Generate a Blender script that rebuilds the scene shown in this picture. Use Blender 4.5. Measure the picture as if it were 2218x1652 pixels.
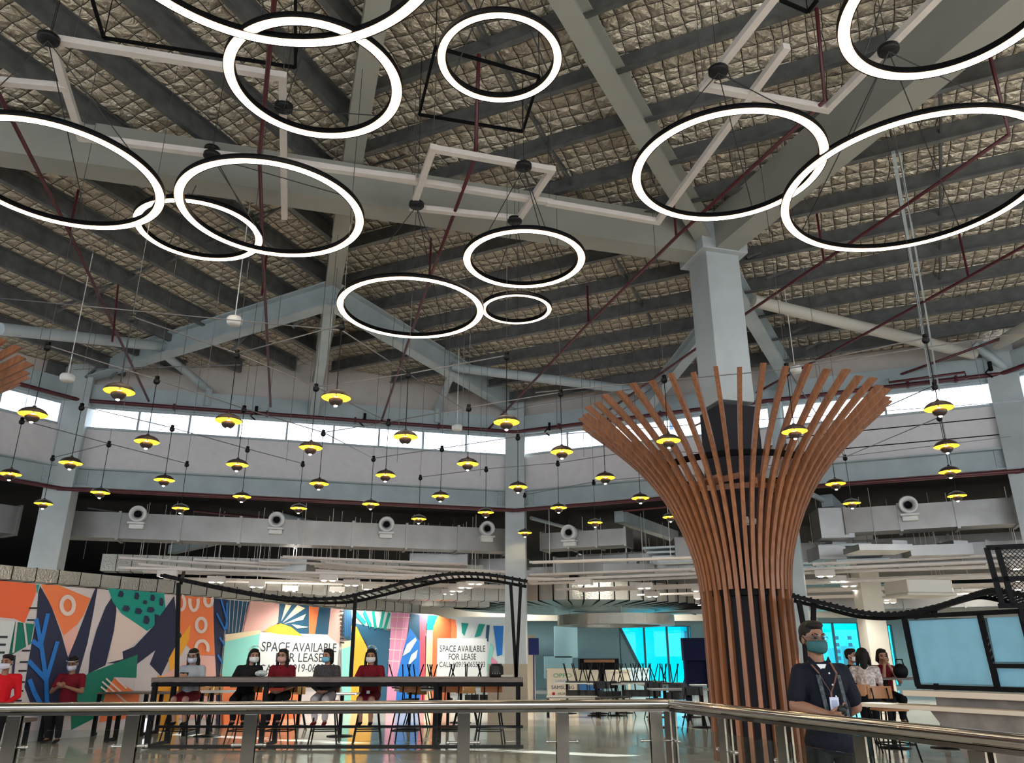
import bpy, bmesh, math, random
from mathutils import Vector, Matrix
random.seed(7)
for o in list(bpy.data.objects): bpy.data.objects.remove(o)
S = bpy.context.scene; C = S.collection; PI = math.pi
# ---------------- camera, sky, sun, exposure
F = 1680.0; TH = math.atan(599/1680.0); CH = 1.35
cd = bpy.data.cameras.new('camera'); cam = bpy.data.objects.new('camera', cd); C.objects.link(cam)
cam.location = (0, 0, CH); cam.rotation_euler = (PI/2+TH, 0, 0)
cd.sensor_fit = 'HORIZONTAL'; cd.sensor_width = 36; cd.lens = 36*F/2218; cd.clip_end = 1000; S.camera = cam
w = bpy.data.worlds.new('world'); S.world = w; w.use_nodes = True
w.node_tree.nodes['Background'].inputs[0].default_value = (.86, .93, 1.0, 1)
w.node_tree.nodes['Background'].inputs[1].default_value = 2.6
sd = bpy.data.lights.new('sun', 'SUN'); sd.energy = 14; sd.angle = .009; sd.color = (1, .97, .92)
so = bpy.data.objects.new('sun', sd); C.objects.link(so)
so.rotation_euler = Vector((-8.6, -3.0, -7)).to_track_quat('-Z', 'Y').to_euler()
S.view_settings.view_transform = 'Standard'; S.view_settings.look = 'None'; S.view_settings.gamma = 1
S.view_settings.exposure = 0.95; S.view_settings.use_curve_mapping = False
S.cycles.max_bounces = 8
# ---------------- measuring helpers: a spot of the photograph at a known height or distance
_c, _s = math.cos(TH), math.sin(TH)
def ray(px, py):
    a = (px-1109)/F; b = (826-py)/F
    return Vector((a, _c-b*_s, _s+b*_c))
def Pz(px, py, z):
    r = ray(px, py); t = (z-CH)/r.z; return Vector((r.x*t, r.y*t, z))
def PY(px, py, Y):
    r = ray(px, py); t = Y/r.y; return Vector((r.x*t, Y, CH+r.z*t))
def onplane(px, py, A, n):
    r = ray(px, py); o = Vector((0, 0, CH)); t = (Vector(A)-o).dot(n)/r.dot(n); return o+r*t
# ---------------- materials
MATS = {}
def mat(name, col, rough=.5, metal=0.0, emit=0, bump=0, bscale=20, var=0, vscale=6, spec=None, trans=0, stretch=None):
    if name in MATS: return MATS[name]
    m = bpy.data.materials.new(name); m.use_nodes = True; nt = m.node_tree; b = nt.nodes['Principled BSDF']
    b.inputs['Base Color'].default_value = (*col, 1); b.inputs['Roughness'].default_value = rough; b.inputs['Metallic'].default_value = metal
    if emit: b.inputs['Emission Color'].default_value = (*col, 1); b.inputs['Emission Strength'].default_value = emit
    if spec is not None: b.inputs['Specular IOR Level'].default_value = spec
    if trans: b.inputs['Transmission Weight'].default_value = trans
    if var or bump:
        tc = nt.nodes.new('ShaderNodeTexCoord'); mp = nt.nodes.new('ShaderNodeMapping'); nt.links.new(tc.outputs['Object'], mp.inputs[0])
        if stretch: mp.inputs['Scale'].default_value = stretch
    if var:
        n = nt.nodes.new('ShaderNodeTexNoise'); n.inputs['Scale'].default_value = vscale; n.inputs['Detail'].default_value = 5
        nt.links.new(mp.outputs[0], n.inputs['Vector'])
        r = nt.nodes.new('ShaderNodeValToRGB'); r.color_ramp.elements[0].position = .3; r.color_ramp.elements[1].position = .7
        r.color_ramp.elements[0].color = (*[c*(1-var) for c in col], 1); r.color_ramp.elements[1].color = (*[min(1, c*(1+var)) for c in col], 1)
        nt.links.new(n.outputs['Fac'], r.inputs[0]); nt.links.new(r.outputs[0], b.inputs['Base Color'])
    if bump:
        n = nt.nodes.new('ShaderNodeTexNoise'); n.inputs['Scale'].default_value = bscale; n.inputs['Detail'].default_value = 4
        nt.links.new(mp.outputs[0], n.inputs['Vector'])
        bp = nt.nodes.new('ShaderNodeBump'); bp.inputs['Strength'].default_value = bump; bp.inputs['Distance'].default_value = .02
        nt.links.new(n.outputs['Fac'], bp.inputs['Height']); nt.links.new(bp.outputs[0], b.inputs['Normal'])
    MATS[name] = m; return m
def foil_mat():
    m = bpy.data.materials.new('foil_blanket'); m.use_nodes = True; nt = m.node_tree; b = nt.nodes['Principled BSDF']; N = nt.nodes.new; L = nt.links.new
    b.inputs['Base Color'].default_value = (.74, .66, .53, 1); b.inputs['Metallic'].default_value = .45; b.inputs['Roughness'].default_value = .27
    tc = N('ShaderNodeTexCoord'); mp = N('ShaderNodeMapping'); mp.inputs['Rotation'].default_value = (0, 0, math.radians(22))
    L(tc.outputs['Object'], mp.inputs[0])
    nz = N('ShaderNodeTexNoise'); nz.inputs['Scale'].default_value = 2.2; L(mp.outputs[0], nz.inputs['Vector'])
    ad = N('ShaderNodeMixRGB'); ad.blend_type = 'ADD'; ad.inputs[0].default_value = .12; L(mp.outputs[0], ad.inputs[1]); L(nz.outputs['Color'], ad.inputs[2])
    sx = N('ShaderNodeSeparateXYZ'); L(ad.outputs[0], sx.inputs[0])
    def M(op, a, v=None, bb=None):
        k = N('ShaderNodeMath'); k.operation = op; L(a, k.inputs[0])
        if v is not None: k.inputs[1].default_value = v
        if bb is not None: L(bb, k.inputs[1])
        return k.outputs[0]
    p = M('PINGPONG', sx.outputs[0], .105); q = M('PINGPONG', sx.outputs[1], .105)
    h = M('POWER', M('MULTIPLY', M('MINIMUM', p, bb=q), 9.5), .45)
    n2 = N('ShaderNodeTexNoise'); n2.inputs['Scale'].default_value = 6; n2.inputs['Detail'].default_value = 6; n2.inputs['Distortion'].default_value = 1.6
    L(mp.outputs[0], n2.inputs['Vector'])
    hh = M('ADD', M('MULTIPLY', h, .75), bb=M('MULTIPLY', n2.outputs['Fac'], 1.1))
    bp = N('ShaderNodeBump'); bp.inputs['Strength'].default_value = .9; bp.inputs['Distance'].default_value = .11
    L(hh, bp.inputs['Height']); L(bp.outputs[0], b.inputs['Normal'])
    ln = M('LESS_THAN', M('MINIMUM', p, bb=q), .0045)      # the dark wire netting under the blanket
    mx = N('ShaderNodeMixRGB'); L(ln, mx.inputs[0]); mx.inputs[1].default_value = (.74, .66, .53, 1); mx.inputs[2].default_value = (.10, .09, .08, 1); L(mx.outputs[0], b.inputs['Base Color'])
    return m
def floor_mat():
    m = bpy.data.materials.new('polished_tile'); m.use_nodes = True; nt = m.node_tree; b = nt.nodes['Principled BSDF']; N = nt.nodes.new; L = nt.links.new
    tc = N('ShaderNodeTexCoord'); mp = N('ShaderNodeMapping'); mp.inputs['Rotation'].default_value = (0, 0, math.radians(-15)); L(tc.outputs['Object'], mp.inputs[0])
    br = N('ShaderNodeTexBrick'); br.offset = 0; br.inputs['Scale'].default_value = 1; br.inputs['Brick Width'].default_value = .8; br.inputs['Row Height'].default_value = .8
    br.inputs['Mortar Size'].default_value = .003; br.inputs['Color1'].default_value = (.52, .48, .41, 1); br.inputs['Color2'].default_value = (.46, .43, .38, 1); br.inputs['Mortar'].default_value = (.24, .22, .2, 1)
    L(mp.outputs[0], br.inputs['Vector'])
    n = N('ShaderNodeTexNoise'); n.inputs['Scale'].default_value = 1.4; n.inputs['Detail'].default_value = 6; L(mp.outputs[0], n.inputs['Vector'])
    mx = N('ShaderNodeMixRGB'); mx.blend_type = 'OVERLAY'; mx.inputs[0].default_value = .35; L(br.outputs[0], mx.inputs[1]); L(n.outputs['Fac'], mx.inputs[2])
    L(mx.outputs[0], b.inputs['Base Color']); b.inputs['Roughness'].default_value = .10; b.inputs['Specular IOR Level'].default_value = .5
    return m
def glass_mat(name, col, refl=.12):
    m = bpy.data.materials.new(name); m.use_nodes = True; nt = m.node_tree; N = nt.nodes.new; L = nt.links.new
    for n in list(nt.nodes):
        if n.type != 'OUTPUT_MATERIAL': nt.nodes.remove(n)
    out = [n for n in nt.nodes if n.type == 'OUTPUT_MATERIAL'][0]
    t = N('ShaderNodeBsdfTransparent'); t.inputs[0].default_value = (*col, 1); g = N('ShaderNodeBsdfGlossy'); g.inputs['Roughness'].default_value = .02
    f = N('ShaderNodeLayerWeight'); f.inputs[0].default_value = .5
    p5 = N('ShaderNodeMath'); p5.operation = 'POWER'; p5.inputs[1].default_value = 4; L(f.outputs['Facing'], p5.inputs[0])
    k = N('ShaderNodeMath'); k.operation = 'MULTIPLY_ADD'; k.inputs[1].default_value = .6; k.inputs[2].default_value = refl*.35; L(p5.outputs[0], k.inputs[0])
    mx = N('ShaderNodeMixShader'); L(k.outputs[0], mx.inputs[0]); L(t.outputs[0], mx.inputs[1]); L(g.outputs[0], mx.inputs[2]); L(mx.outputs[0], out.inputs[0])
    MATS[name] = m; return m
FOIL = foil_mat(); FLOOR = floor_mat()
GL_CLEAR = glass_mat('clear_glass', (.95, .97, 1)); GL_RAIL = glass_mat('railing_glass', (.93, .97, .955), .12); GL_CYAN = glass_mat('cyan_tinted_glass', (.0, .52, .58), .05)
GL_SHIELD = glass_mat('face_shield', (.88, .92, .95), .22)
STEEL = mat('blue_grey_steel', (.36, .42, .44), .42, var=.12, vscale=2)
COLGREY = mat('column_paint', (.40, .44, .45), .5, var=.10, vscale=1.5)
GIRD = mat('girder_paint', (.30, .30, .265), .55, var=.08, vscale=1.2)
GALV = mat('galvanised_purlin', (.12, .125, .125), .42, .3, var=.25, vscale=5)
WALLW = mat('panel_white', (.62, .60, .61), .7, var=.04)
WALLB = mat('panel_beige', (.50, .46, .43), .75, var=.06, vscale=2)
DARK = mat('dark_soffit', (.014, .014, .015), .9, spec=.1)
RED = mat('sprinkler_red', (.075, .010, .016), .35)
BLACK = mat('black_metal', (.006, .006, .007), .55, spec=.08)
BLKP = mat('black_plastic', (.012, .012, .013), .4, spec=.3)
LED = mat('led_diffuser', (1.0, .83, .62), .4, emit=7)
WHITEM = mat('white_track', (.66, .61, .57), .5, var=.06)
SHADE = mat('bronze_shade', (.045, .032, .028), .35, .3)
YEL = mat('yellow_enamel', (1.0, .56, .02), .35)
BULB = mat('lamp_glow', (1, .86, .55), .4, emit=25)
LAMPW = mat('lamp_white', (1, .95, .85), .4, emit=14)
WOOD = mat('slat_wood', (.225, .088, .038), .42, var=.28, vscale=3, stretch=(8, 8, .6))
DWOOD = mat('table_wood', (.10, .075, .062), .4, var=.3, vscale=4, stretch=(1, 8, 8))
CWOOD = mat('chair_wood', (.36, .15, .05), .4, var=.2, vscale=4)
YWOOD = mat('ply_chair_wood', (.42, .24, .08), .4, var=.2, vscale=4)
BCLAD = mat('black_cladding', (.012, .011, .016), .6, spec=.25)
CHROME = mat('stainless', (.40, .38, .35), .11, 1.0)
DUCT = mat('duct_metal', (.30, .295, .285), .34, .7, bump=.25, bscale=3, var=.12, vscale=2)
DFOIL = mat('duct_foil', (.40, .385, .34), .28, .8, bump=.8, bscale=26)
CREAM = mat('cream_paint', (.50, .48, .42), .6)
TEALW = mat('pale_wall', (.24, .42, .47), .6)
WIRE = mat('cable_black', (.02, .02, .02), .5)
WIREG = mat('steel_wire', (.16, .16, .17), .3, .6)
SPK = mat('white_plastic', (.7, .7, .68), .5)
# ---------------- mesh builder
class MB:
    def __init__(s): s.v = []; s.f = []; s.m = []; s.sm = []
    def add(s, vs, fs, mi=0, smooth=False):
        b = len(s.v); s.v += [tuple(x) for x in vs]
        for f in fs: s.f.append([i+b for i in f]); s.m.append(mi); s.sm.append(smooth)
        return s
    def box(s, c, d, rz=0, mi=0, M=None):
        x, y, z = d[0]/2, d[1]/2, d[2]/2
        vs = [Vector((i*x, j*y, k*z)) for k in (-1, 1) for j in (-1, 1) for i in (-1, 1)]
        R = M if M is not None else Matrix.Rotation(rz, 3, 'Z')
        vs = [R @ v + Vector(c) for v in vs]
        return s.add(vs, [(0, 2, 3, 1), (4, 5, 7, 6), (0, 1, 5, 4), (2, 6, 7, 3), (0, 4, 6, 2), (1, 3, 7, 5)], mi)
    def sweep(s, prof, p, q, mi=0, up=None, smooth=False):
        p = Vector(p); q = Vector(q); t = (q-p).normalized()
        if up is None: up = Vector((0, 0, 1)) if abs(t.z) < .98 else Vector((0, 1, 0))
        sd = t.cross(up).normalized(); u = sd.cross(t).normalized(); n = len(prof)
        vs = [a+sd*x+u*y for a in (p, q) for x, y in prof]
        fs = [(i, (i+1) % n, n+(i+1) % n, n+i) for i in range(n)]
        s.add(vs, fs, mi, smooth); return s.add(vs, [tuple(range(n))[::-1], tuple(range(n, 2*n))], mi)
    def bar(s, p, q, w, h, mi=0, up=None):
        return s.sweep([(-w/2, -h/2), (w/2, -h/2), (w/2, h/2), (-w/2, h/2)], p, q, mi, up)
    def ibeam(s, p, q, w, h, t=.03, mi=0):
        a, b = w/2, h/2
        return s.sweep([(-a, -b), (a, -b), (a, -b+t), (t/2, -b+t), (t/2, b-t), (a, b-t), (a, b), (-a, b), (-a, b-t), (-t/2, b-t), (-t/2, -b+t), (-a, -b+t)], p, q, mi)
    def tube(s, pts, r, n=8, mi=0, closed=False):
        pts = [Vector(p) for p in pts]; N = len(pts); rings = []
        for i, p in enumerate(pts):
            a = pts[(i-1) % N] if (closed or i > 0) else p; b = pts[(i+1) % N] if (closed or i < N-1) else p
            t = (b-a).normalized(); up = Vector((0, 0, 1)) if abs(t.z) < .95 else Vector((0, 1, 0))
            sd = t.cross(up).normalized(); u = sd.cross(t); rr = r[i] if isinstance(r, (list, tuple)) else r
            rings.append([p+sd*rr*math.cos(k*2*PI/n)+u*rr*math.sin(k*2*PI/n) for k in range(n)])
        vs = [v for g in rings for v in g]; fs = []
        for i in range(N if closed else N-1):
            j = (i+1) % N
            for k in range(n): fs.append((i*n+k, i*n+(k+1) % n, j*n+(k+1) % n, j*n+k))
        s.add(vs, fs, mi, True)
        if not closed: s.add(rings[0]+rings[-1], [tuple(range(n))[::-1], tuple(range(n, 2*n))], mi)
        return s
    def lathe(s, prof, c=(0, 0, 0), n=24, mi=0, M=None, smooth=True):
        vs = []; fs = []; m = len(prof)
        for k in range(n):
            a = 2*PI*k/n
            for r, z in prof:
                v = Vector((r*math.cos(a), r*math.sin(a), z)); vs.append((M @ v if M is not None else v)+Vector(c))
        for k in range(n):
            for i in range(m-1): fs.append((k*m+i, ((k+1) % n)*m+i, ((k+1) % n)*m+i+1, k*m+i+1))
        return s.add(vs, fs, mi, smooth)
    def ell(s, c, r, n=12, mi=0, M=None):
        prof = [(max(1e-4, math.sin(PI*i/(n-2))), -math.cos(PI*i/(n-2))) for i in range(n-1)]
        D = Matrix.Diagonal(Vector(r)); return s.lathe(prof, c, n, mi, (M @ D) if M is not None else D)
    def cap(s, p, q, r1, r2, n=10):
        p = Vector(p); q = Vector(q); s.ell(p, (r1,)*3, n); s.ell(q, (r2,)*3, n)
        if (q-p).length > 1e-5: s.tube([p, q], [r1, r2], n)
        return s
    def poly(s, pts, mi=0):
        return s.add(pts, [tuple(range(len(pts)))], mi)
    def build(s, name, mats, parent=None, bevel=0):
        me = bpy.data.meshes.new(name); me.from_pydata(s.v, [], s.f); me.update()
        for m in (mats if isinstance(mats, (list, tuple)) else [mats]): me.materials.append(m)
        me.polygons.foreach_set('material_index', s.m); me.polygons.foreach_set('use_smooth', s.sm)
        o = bpy.data.objects.new(name, me); C.objects.link(o)
        if parent: o.parent = parent
        if bevel:
            b = o.modifiers.new('bevel', 'BEVEL'); b.width = bevel; b.segments = 2; b.limit_method = 'ANGLE'
        return o
def tag(o, label, cat, group=None, kind=None):
    if label: o['label'] = label
    if cat: o['category'] = cat
    if group: o['group'] = group
    if kind: o['kind'] = kind
    return o
def empty(name, loc, rz=0, label=None, cat=None, group=None):
    o = bpy.data.objects.new(name, None); C.objects.link(o); o.location = loc; o.rotation_euler = (0, 0, rz); o.empty_display_size = .1
    return tag(o, label, cat, group)
def struct(o): o['kind'] = 'structure'; return o
def dup(root, loc, rz=None, label=None, group=None, scale=None):
    def cp(o, par):
        c = o.copy(); C.objects.link(c); c.parent = par
        for ch in o.children: cp(ch, c)
        return c
    kids = list(root.children); r = root.copy(); C.objects.link(r); r.location = loc
    if rz is not None: r.rotation_euler = (0, 0, rz)
    if label: r['label'] = label
    if group: r['group'] = group
    if scale: r.scale = (scale,)*3
    for k in kids: cp(k, r)
    return r
def add_light(name, kind, loc, power, color, parent=None, radius=.03, spot=None, target=None):
    d = bpy.data.lights.new(name, kind); d.energy = power; d.color = color; d.shadow_soft_size = radius
    if spot: d.spot_size = spot; d.spot_blend = .6
    o = bpy.data.objects.new(name, d); C.objects.link(o); o.location = loc
    if parent: o.parent = parent
    return o
def text_mesh(name, txt, M, size, material, parent, sx=1.0, align='CENTER', ext=.001):
    cu = bpy.data.curves.new(name, 'FONT'); cu.body = txt; cu.size = size; cu.align_x = align; cu.extrude = ext
    t = bpy.data.objects.new(name+'_src', cu); C.objects.link(t)
    bpy.context.view_layer.update(); dg = bpy.context.evaluated_depsgraph_get()
    me = bpy.data.meshes.new_from_object(t.evaluated_get(dg)); bpy.data.objects.remove(t)
    me.transform(M @ Matrix.Diagonal((sx, 1, 1, 1))); me.materials.clear(); me.materials.append(material)
    o = bpy.data.objects.new(name, me); C.objects.link(o)
    if parent: o.parent = parent
    return o
# ---------------- plan of the hall
V2 = lambda a, b: Vector((a, b, 0))
Cc = V2(.1, 19.5); Lc = V2(-9.9, 16.85); Rc = V2(10.2, 15.1); Mc = V2(6.0, 16.85); L2 = V2(-15.5, 8.2); R2 = V2(13.8, 5.45); R3 = V2(9.3, -4.5); L3 = V2(-14.6, -2.0)
H0 = V2(-4.84, 18.2); hd = V2(.284, -.959)
def dirv(a): a = math.radians(a); return V2(math.cos(a), math.sin(a))
uB = dirv(-26); nB = V2(-.438, -.899); uA = dirv(66); nA = V2(.914, -.407)
def zB(p): return 8.35+.15*((p.x-H0.x)*nB.x+(p.y-H0.y)*nB.y)
def zA(p): return 8.35+.17*((p.x-H0.x)*nA.x+(p.y-H0.y)*nA.y)
def roofz(p): return min(zA(p), zB(p))
def at(p, z): return Vector((p.x, p.y, z))
T = V2(3.5, 12.0); Tang = math.radians(15)

# ---------------- floor and roof
fl = MB(); fl.poly([(-40, -12, 0), (45, -12, 0), (45, 60, 0), (-40, 60, 0)]); struct(fl.build('floor', FLOOR))
def eave(p): return p+(p-V2(-1.7, 6.1)).normalized()*.4
def roof_side(name, far, zf):
    b = MB(); h0 = H0-hd*.45; h1 = H0+hd*28
    pts = [h0]+far+[h1]; lo = [at(p, zf(p)) for p in pts]; hi = [at(p, zf(p)+.12) for p in pts]; n = len(pts)
    b.add(lo+hi, [tuple(range(n)), tuple(range(n, 2*n))]+[(i, (i+1) % n, n+(i+1) % n, n+i) for i in range(n)])
    return struct(b.build(name, FOIL))
roof_side('ceiling', [eave(Cc), eave(Rc), eave(R2), eave(R3), V2(9, -9)], zB)
roof_side('ceiling', [eave(Lc), eave(L2), V2(-16, -9)], zA)
# ---------------- purlins (Z sections) under the roof sheet
def seg_line(p, d, a, b):
    # parameter t on p+d*t where it crosses the line a-b
    e = b-a; den = d.x*e.y-d.y*e.x
    return ((a.x-p.x)*e.y-(a.y-p.y)*e.x)/den
ZP = [(-.0, -.15), (.095, -.15), (.095, -.13), (.012, -.13), (.012, .15), (-.075, .15), (-.075, .135), (0, .135)]
def purlin(p, q, zf, lab, grp):
    b = MB(); e = -.155
    b.sweep(ZP, at(p, zf(p)+e), at(q, zf(q)+e)); tag(b.build('purlin', GALV), lab, 'purlin', grp)
cleats = MB()
for k in range(17):
    dB = -3.0+.98*k
    p0 = H0+nB*dB
    # B plane: from the hip (or the wall below the hip) to the right
    th = seg_line(p0, uB, H0, H0+hd); hp = p0+uB*th
    if (hp-H0).dot(hd) < 0: th = seg_line(p0, uB, Lc, Cc)+.15
    if dB < -2.4 : th = max(th, seg_line(p0, uB, Cc, Rc)+.1)
    te = min(seg_line(p0, uB, Rc, R2) if True else 30, 26)
    p = p0+uB*(th+.12); q = p0+uB*te
    if te > th+.5: purlin(p, q, zB, 'grey galvanised purlin running under the foil on the right roof slope', 'purlins of the right roof slope')
for k in range(17):
    dA = -4.2+.98*k
    p0 = H0+nA*dA; ua = -uA
    th = seg_line(p0, ua, H0, H0+hd); hp = p0+ua*th
    if (hp-H0).dot(hd) < 0: th = seg_line(p0, ua, Lc, Cc)+.15
    te = 24
    tw = seg_line(p0, ua, Lc, L2)
    if 0 < tw < te: te = tw
    p = p0+ua*(th+.12); q = p0+ua*te
    if te > th+.5: purlin(p, q, zA, 'dark grey purlin running under the foil on the left roof slope', 'purlins of the left roof slope')
# bridging struts between purlins
def bridging(base, d, n0, zf, lab):
    b = MB()
    for k in range(n0):
        p = base+d*(k*.98); q = base+d*((k+1)*.98)
        b.bar(at(p, zf(p)-.20), at(q, zf(q)-.05), .03, .03); b.bar(at(p, zf(p)-.05), at(q, zf(q)-.20), .03, .03)
    tag(b.build('purlin_bridging', GALV), lab, 'bracing', 'crossed bridging between purlins')
bridging(V2(3.0, 15.2), nB, 11, zB, 'crossed steel bridging between purlins left of the tree column')
bridging(V2(8.2, 13.4), nB, 11, zB, 'crossed steel bridging between purlins right of the tree column')
bridging(V2(-9.0, 14.0), nA, 9, zA, 'crossed steel bridging between purlins on the left slope')
# ---------------- unseen low dark wall, added to cut low sky light, open above
def near_sky_block():
    b = MB()
    for a, e in ((L3, R3), (L3, L2), (R2, R3)):
        a = a+(a-V2(-1.7, 6.1)).normalized()*3; e = e+(e-V2(-1.7, 6.1)).normalized()*3
        d = e-a; m = (a+e)/2; b.box((m.x, m.y, .75), (d.length, .2, 1.5), math.atan2(d.y, d.x))
    struct(b.build('wall_near', mat('sky_block_dark', (.10, .095, .09), .7)))
near_sky_block()
# ---------------- main roof members
def member(name, p, q, w_, h_, lab, cat='beam', m=None, kind='i', t=.03):
    b = MB()
    if kind == 'i': b.ibeam(p, q, w_, h_, t)
    elif kind == 'b': b.bar(p, q, w_, h_)
    else: b.tube([p, q], w_/2, 16)
    return tag(b.build(name, m or STEEL), lab, cat)
Nn = V2(-3.5, 13.6)
hb = MB(); a = H0+hd*.3; e = H0+hd*22
hb.ibeam(at(a, roofz(a)-.25-.22), at(e, roofz(e)-.25-.22), .30, .44, .025)
HB = tag(hb.build('roof_beam', GIRD), 'long grey steel hip beam climbing between the two roof slopes', 'beam')
zt = 7.86+.34
g1d = dirv(15.4)
member('girder', at(T-g1d*.1, zt), at(T-g1d*17, zt), .42, .68, 'deep pale girder running left from the top of the slatted column', m=GIRD, kind='b')
g2 = dirv(109-180)
member('girder', at(T+g2*.1, zt), at(T+g2*16, zt), .42, .68, 'deep pale girder running from the slatted column to the upper right', m=GIRD, kind='b')
g3 = dirv(58.5)
p = T-g3*.2; q = T-g3*14
member('roof_beam', at(p, zB(p)-.46), at(q, zB(q)-.46), .28, .42, 'grey rafter rising from the slatted column to the top of the frame', m=GIRD)
p = T+g3*.3; q = T+g3*5.0
member('roof_beam', at(p, zB(p)-.46), at(q, zB(q)-.46), .28, .42, 'grey rafter falling from the slatted column to the clerestory wall')
member('tie_beam', at(Lc, 7.62), at(Nn, 7.98), .28, .50, 'blue-grey steel beam from the left column up to the hip beam')
member('tie_beam', at(Cc, 7.66), at(Nn, 7.98), .28, .50, 'blue-grey steel beam from the middle column up to the hip beam')
member('hip_post', at(Nn, 8.0), at(H0-V2(0, .1), 6.95), .2, .2, 'pale steel strut dropping from the hip beam to the clerestory wall', m=STEEL)
q1 = Lc.lerp(Nn, .36); q2 = Cc.lerp(Nn, .42)
member('tube_brace', at(q1, 7.75), PY(0, 712, 12.2), .22, 0, 'round grey tube beam running to the left edge of the roof', m=STEEL, kind='t')
member('tube_brace', at(q2, 7.78), at(V2(3.35, 17.6), 7.35), .22, 0, 'round grey tube beam running right from the middle tie beam', m=STEEL, kind='t')
w1 = Lc.lerp(Cc, .27)-V2(0, .12); w2 = Lc.lerp(Cc, .80)-V2(0, .12)
def elbow(q, w_, lab):
    b = MB(); w0 = at(w_, 6.95); k = at(w_, 7.35)
    b.tube([at(q, 7.6), k.lerp(at(q, 7.6), .12), k, w0], .09, 12); tag(b.build('tube_brace', STEEL), lab, 'brace')
elbow(q1, w1, 'bent blue-grey tube strut from left tie beam to wall'); elbow(q2, w2, 'bent blue-grey tube strut from middle tie beam to wall')
Q = T+g3*1.5
member('tie_beam', at(Q, 7.95), PY(1405, 868, 17.3), .24, .34, 'blue-grey steel beam passing behind the slatted column to the clerestory')
member('tube_brace', at(Q+V2(.3, .1), 7.75), at(Rc-V2(.6, .1), 7.3), .24, 0, 'round pale tube beam running right toward the right-hand column', m=CREAM, kind='t')
member('tube_brace', PY(2110, 745, 14.9), PY(2200, 815, 14.9), .18, 0, 'short pale tube strut beside the right-hand column', m=STEEL, kind='t')
member('tube_brace', PY(2240, 700, 12.5), PY(2160, 745, 14.6), .24, 0, 'round pale tube beam entering at the right edge of the roof', m=CREAM, kind='t')
for i, (px, py, Y, dx, dz) in enumerate([(655, 690, 14.2, -.35, .5), (520, 740, 15.2, -.3, .5), (438, 745, 15.6, -.3, .5), (258, 800, 16.4, -.35, .55), (205, 800, 16.6, -.35, .5), (790, 670, 15., .3, .4), (940, 780, 17, .3, .4), (1085, 850, 18.8, .3, .4), (1390, 165, 9.6, .4, .4), (1420, 160, 9.6, .5, .55), (1535, 320, 11, .45, .4), (1650, 580, 12.6, .5, .5), (1690, 625, 13.2, .5, .5), (1740, 740, 14.6, .4, .5), (1765, 770, 15.5, .35, .4)]):
    p = PY(px, py, Y); b = MB(); b.bar(p-Vector((dx*.5, 0, -dz*.4)), p+Vector((dx*.5, 0, -dz*.4)) if i < 5 else p+Vector((dx*.5, .0, dz*.8)), .045, .045)
    tag(b.build('fly_brace', GALV), 'short grey angle brace bolted between a purlin and the tie beam below it', 'brace', 'fly braces on the roof beams')
# ---------------- columns
def column(c, s, h, rz, lab, m=COLGREY):
    b = MB(); b.box((c.x, c.y, h/2), (s, s, h), rz); return tag(b.build('steel_column', m, bevel=.01), lab, 'column')
colL = column(Lc, .56, 7.7, Tang, 'grey steel column at the left beside the clerestory windows')
colC = column(Cc, .50, 7.75, math.radians(-5), 'grey steel column in the far middle corner of the hall')
colR = column(Rc, .56, 7.6, math.radians(-40), 'grey steel column at the right edge of the clerestory')
colM = column(Mc+V2(.1, .25), .34, 7.9, math.radians(-24), 'slim grey steel post behind the right side of the wooden slats', STEEL)
colF = column(V2(9.75, 22), .55, 4.9, 0, 'cream column in the dining area behind the right-hand canopy', CREAM)
conc = MB(); conc.box((T.x, T.y, 6.85), (.62, .62, 3.3), Tang); conc.box((T.x, T.y, 8.2), (.85, .85, .72), Tang)
clad = MB(); clad.box((T.x, T.y, 2.56), (.66, .66, 5.12), Tang)
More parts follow.
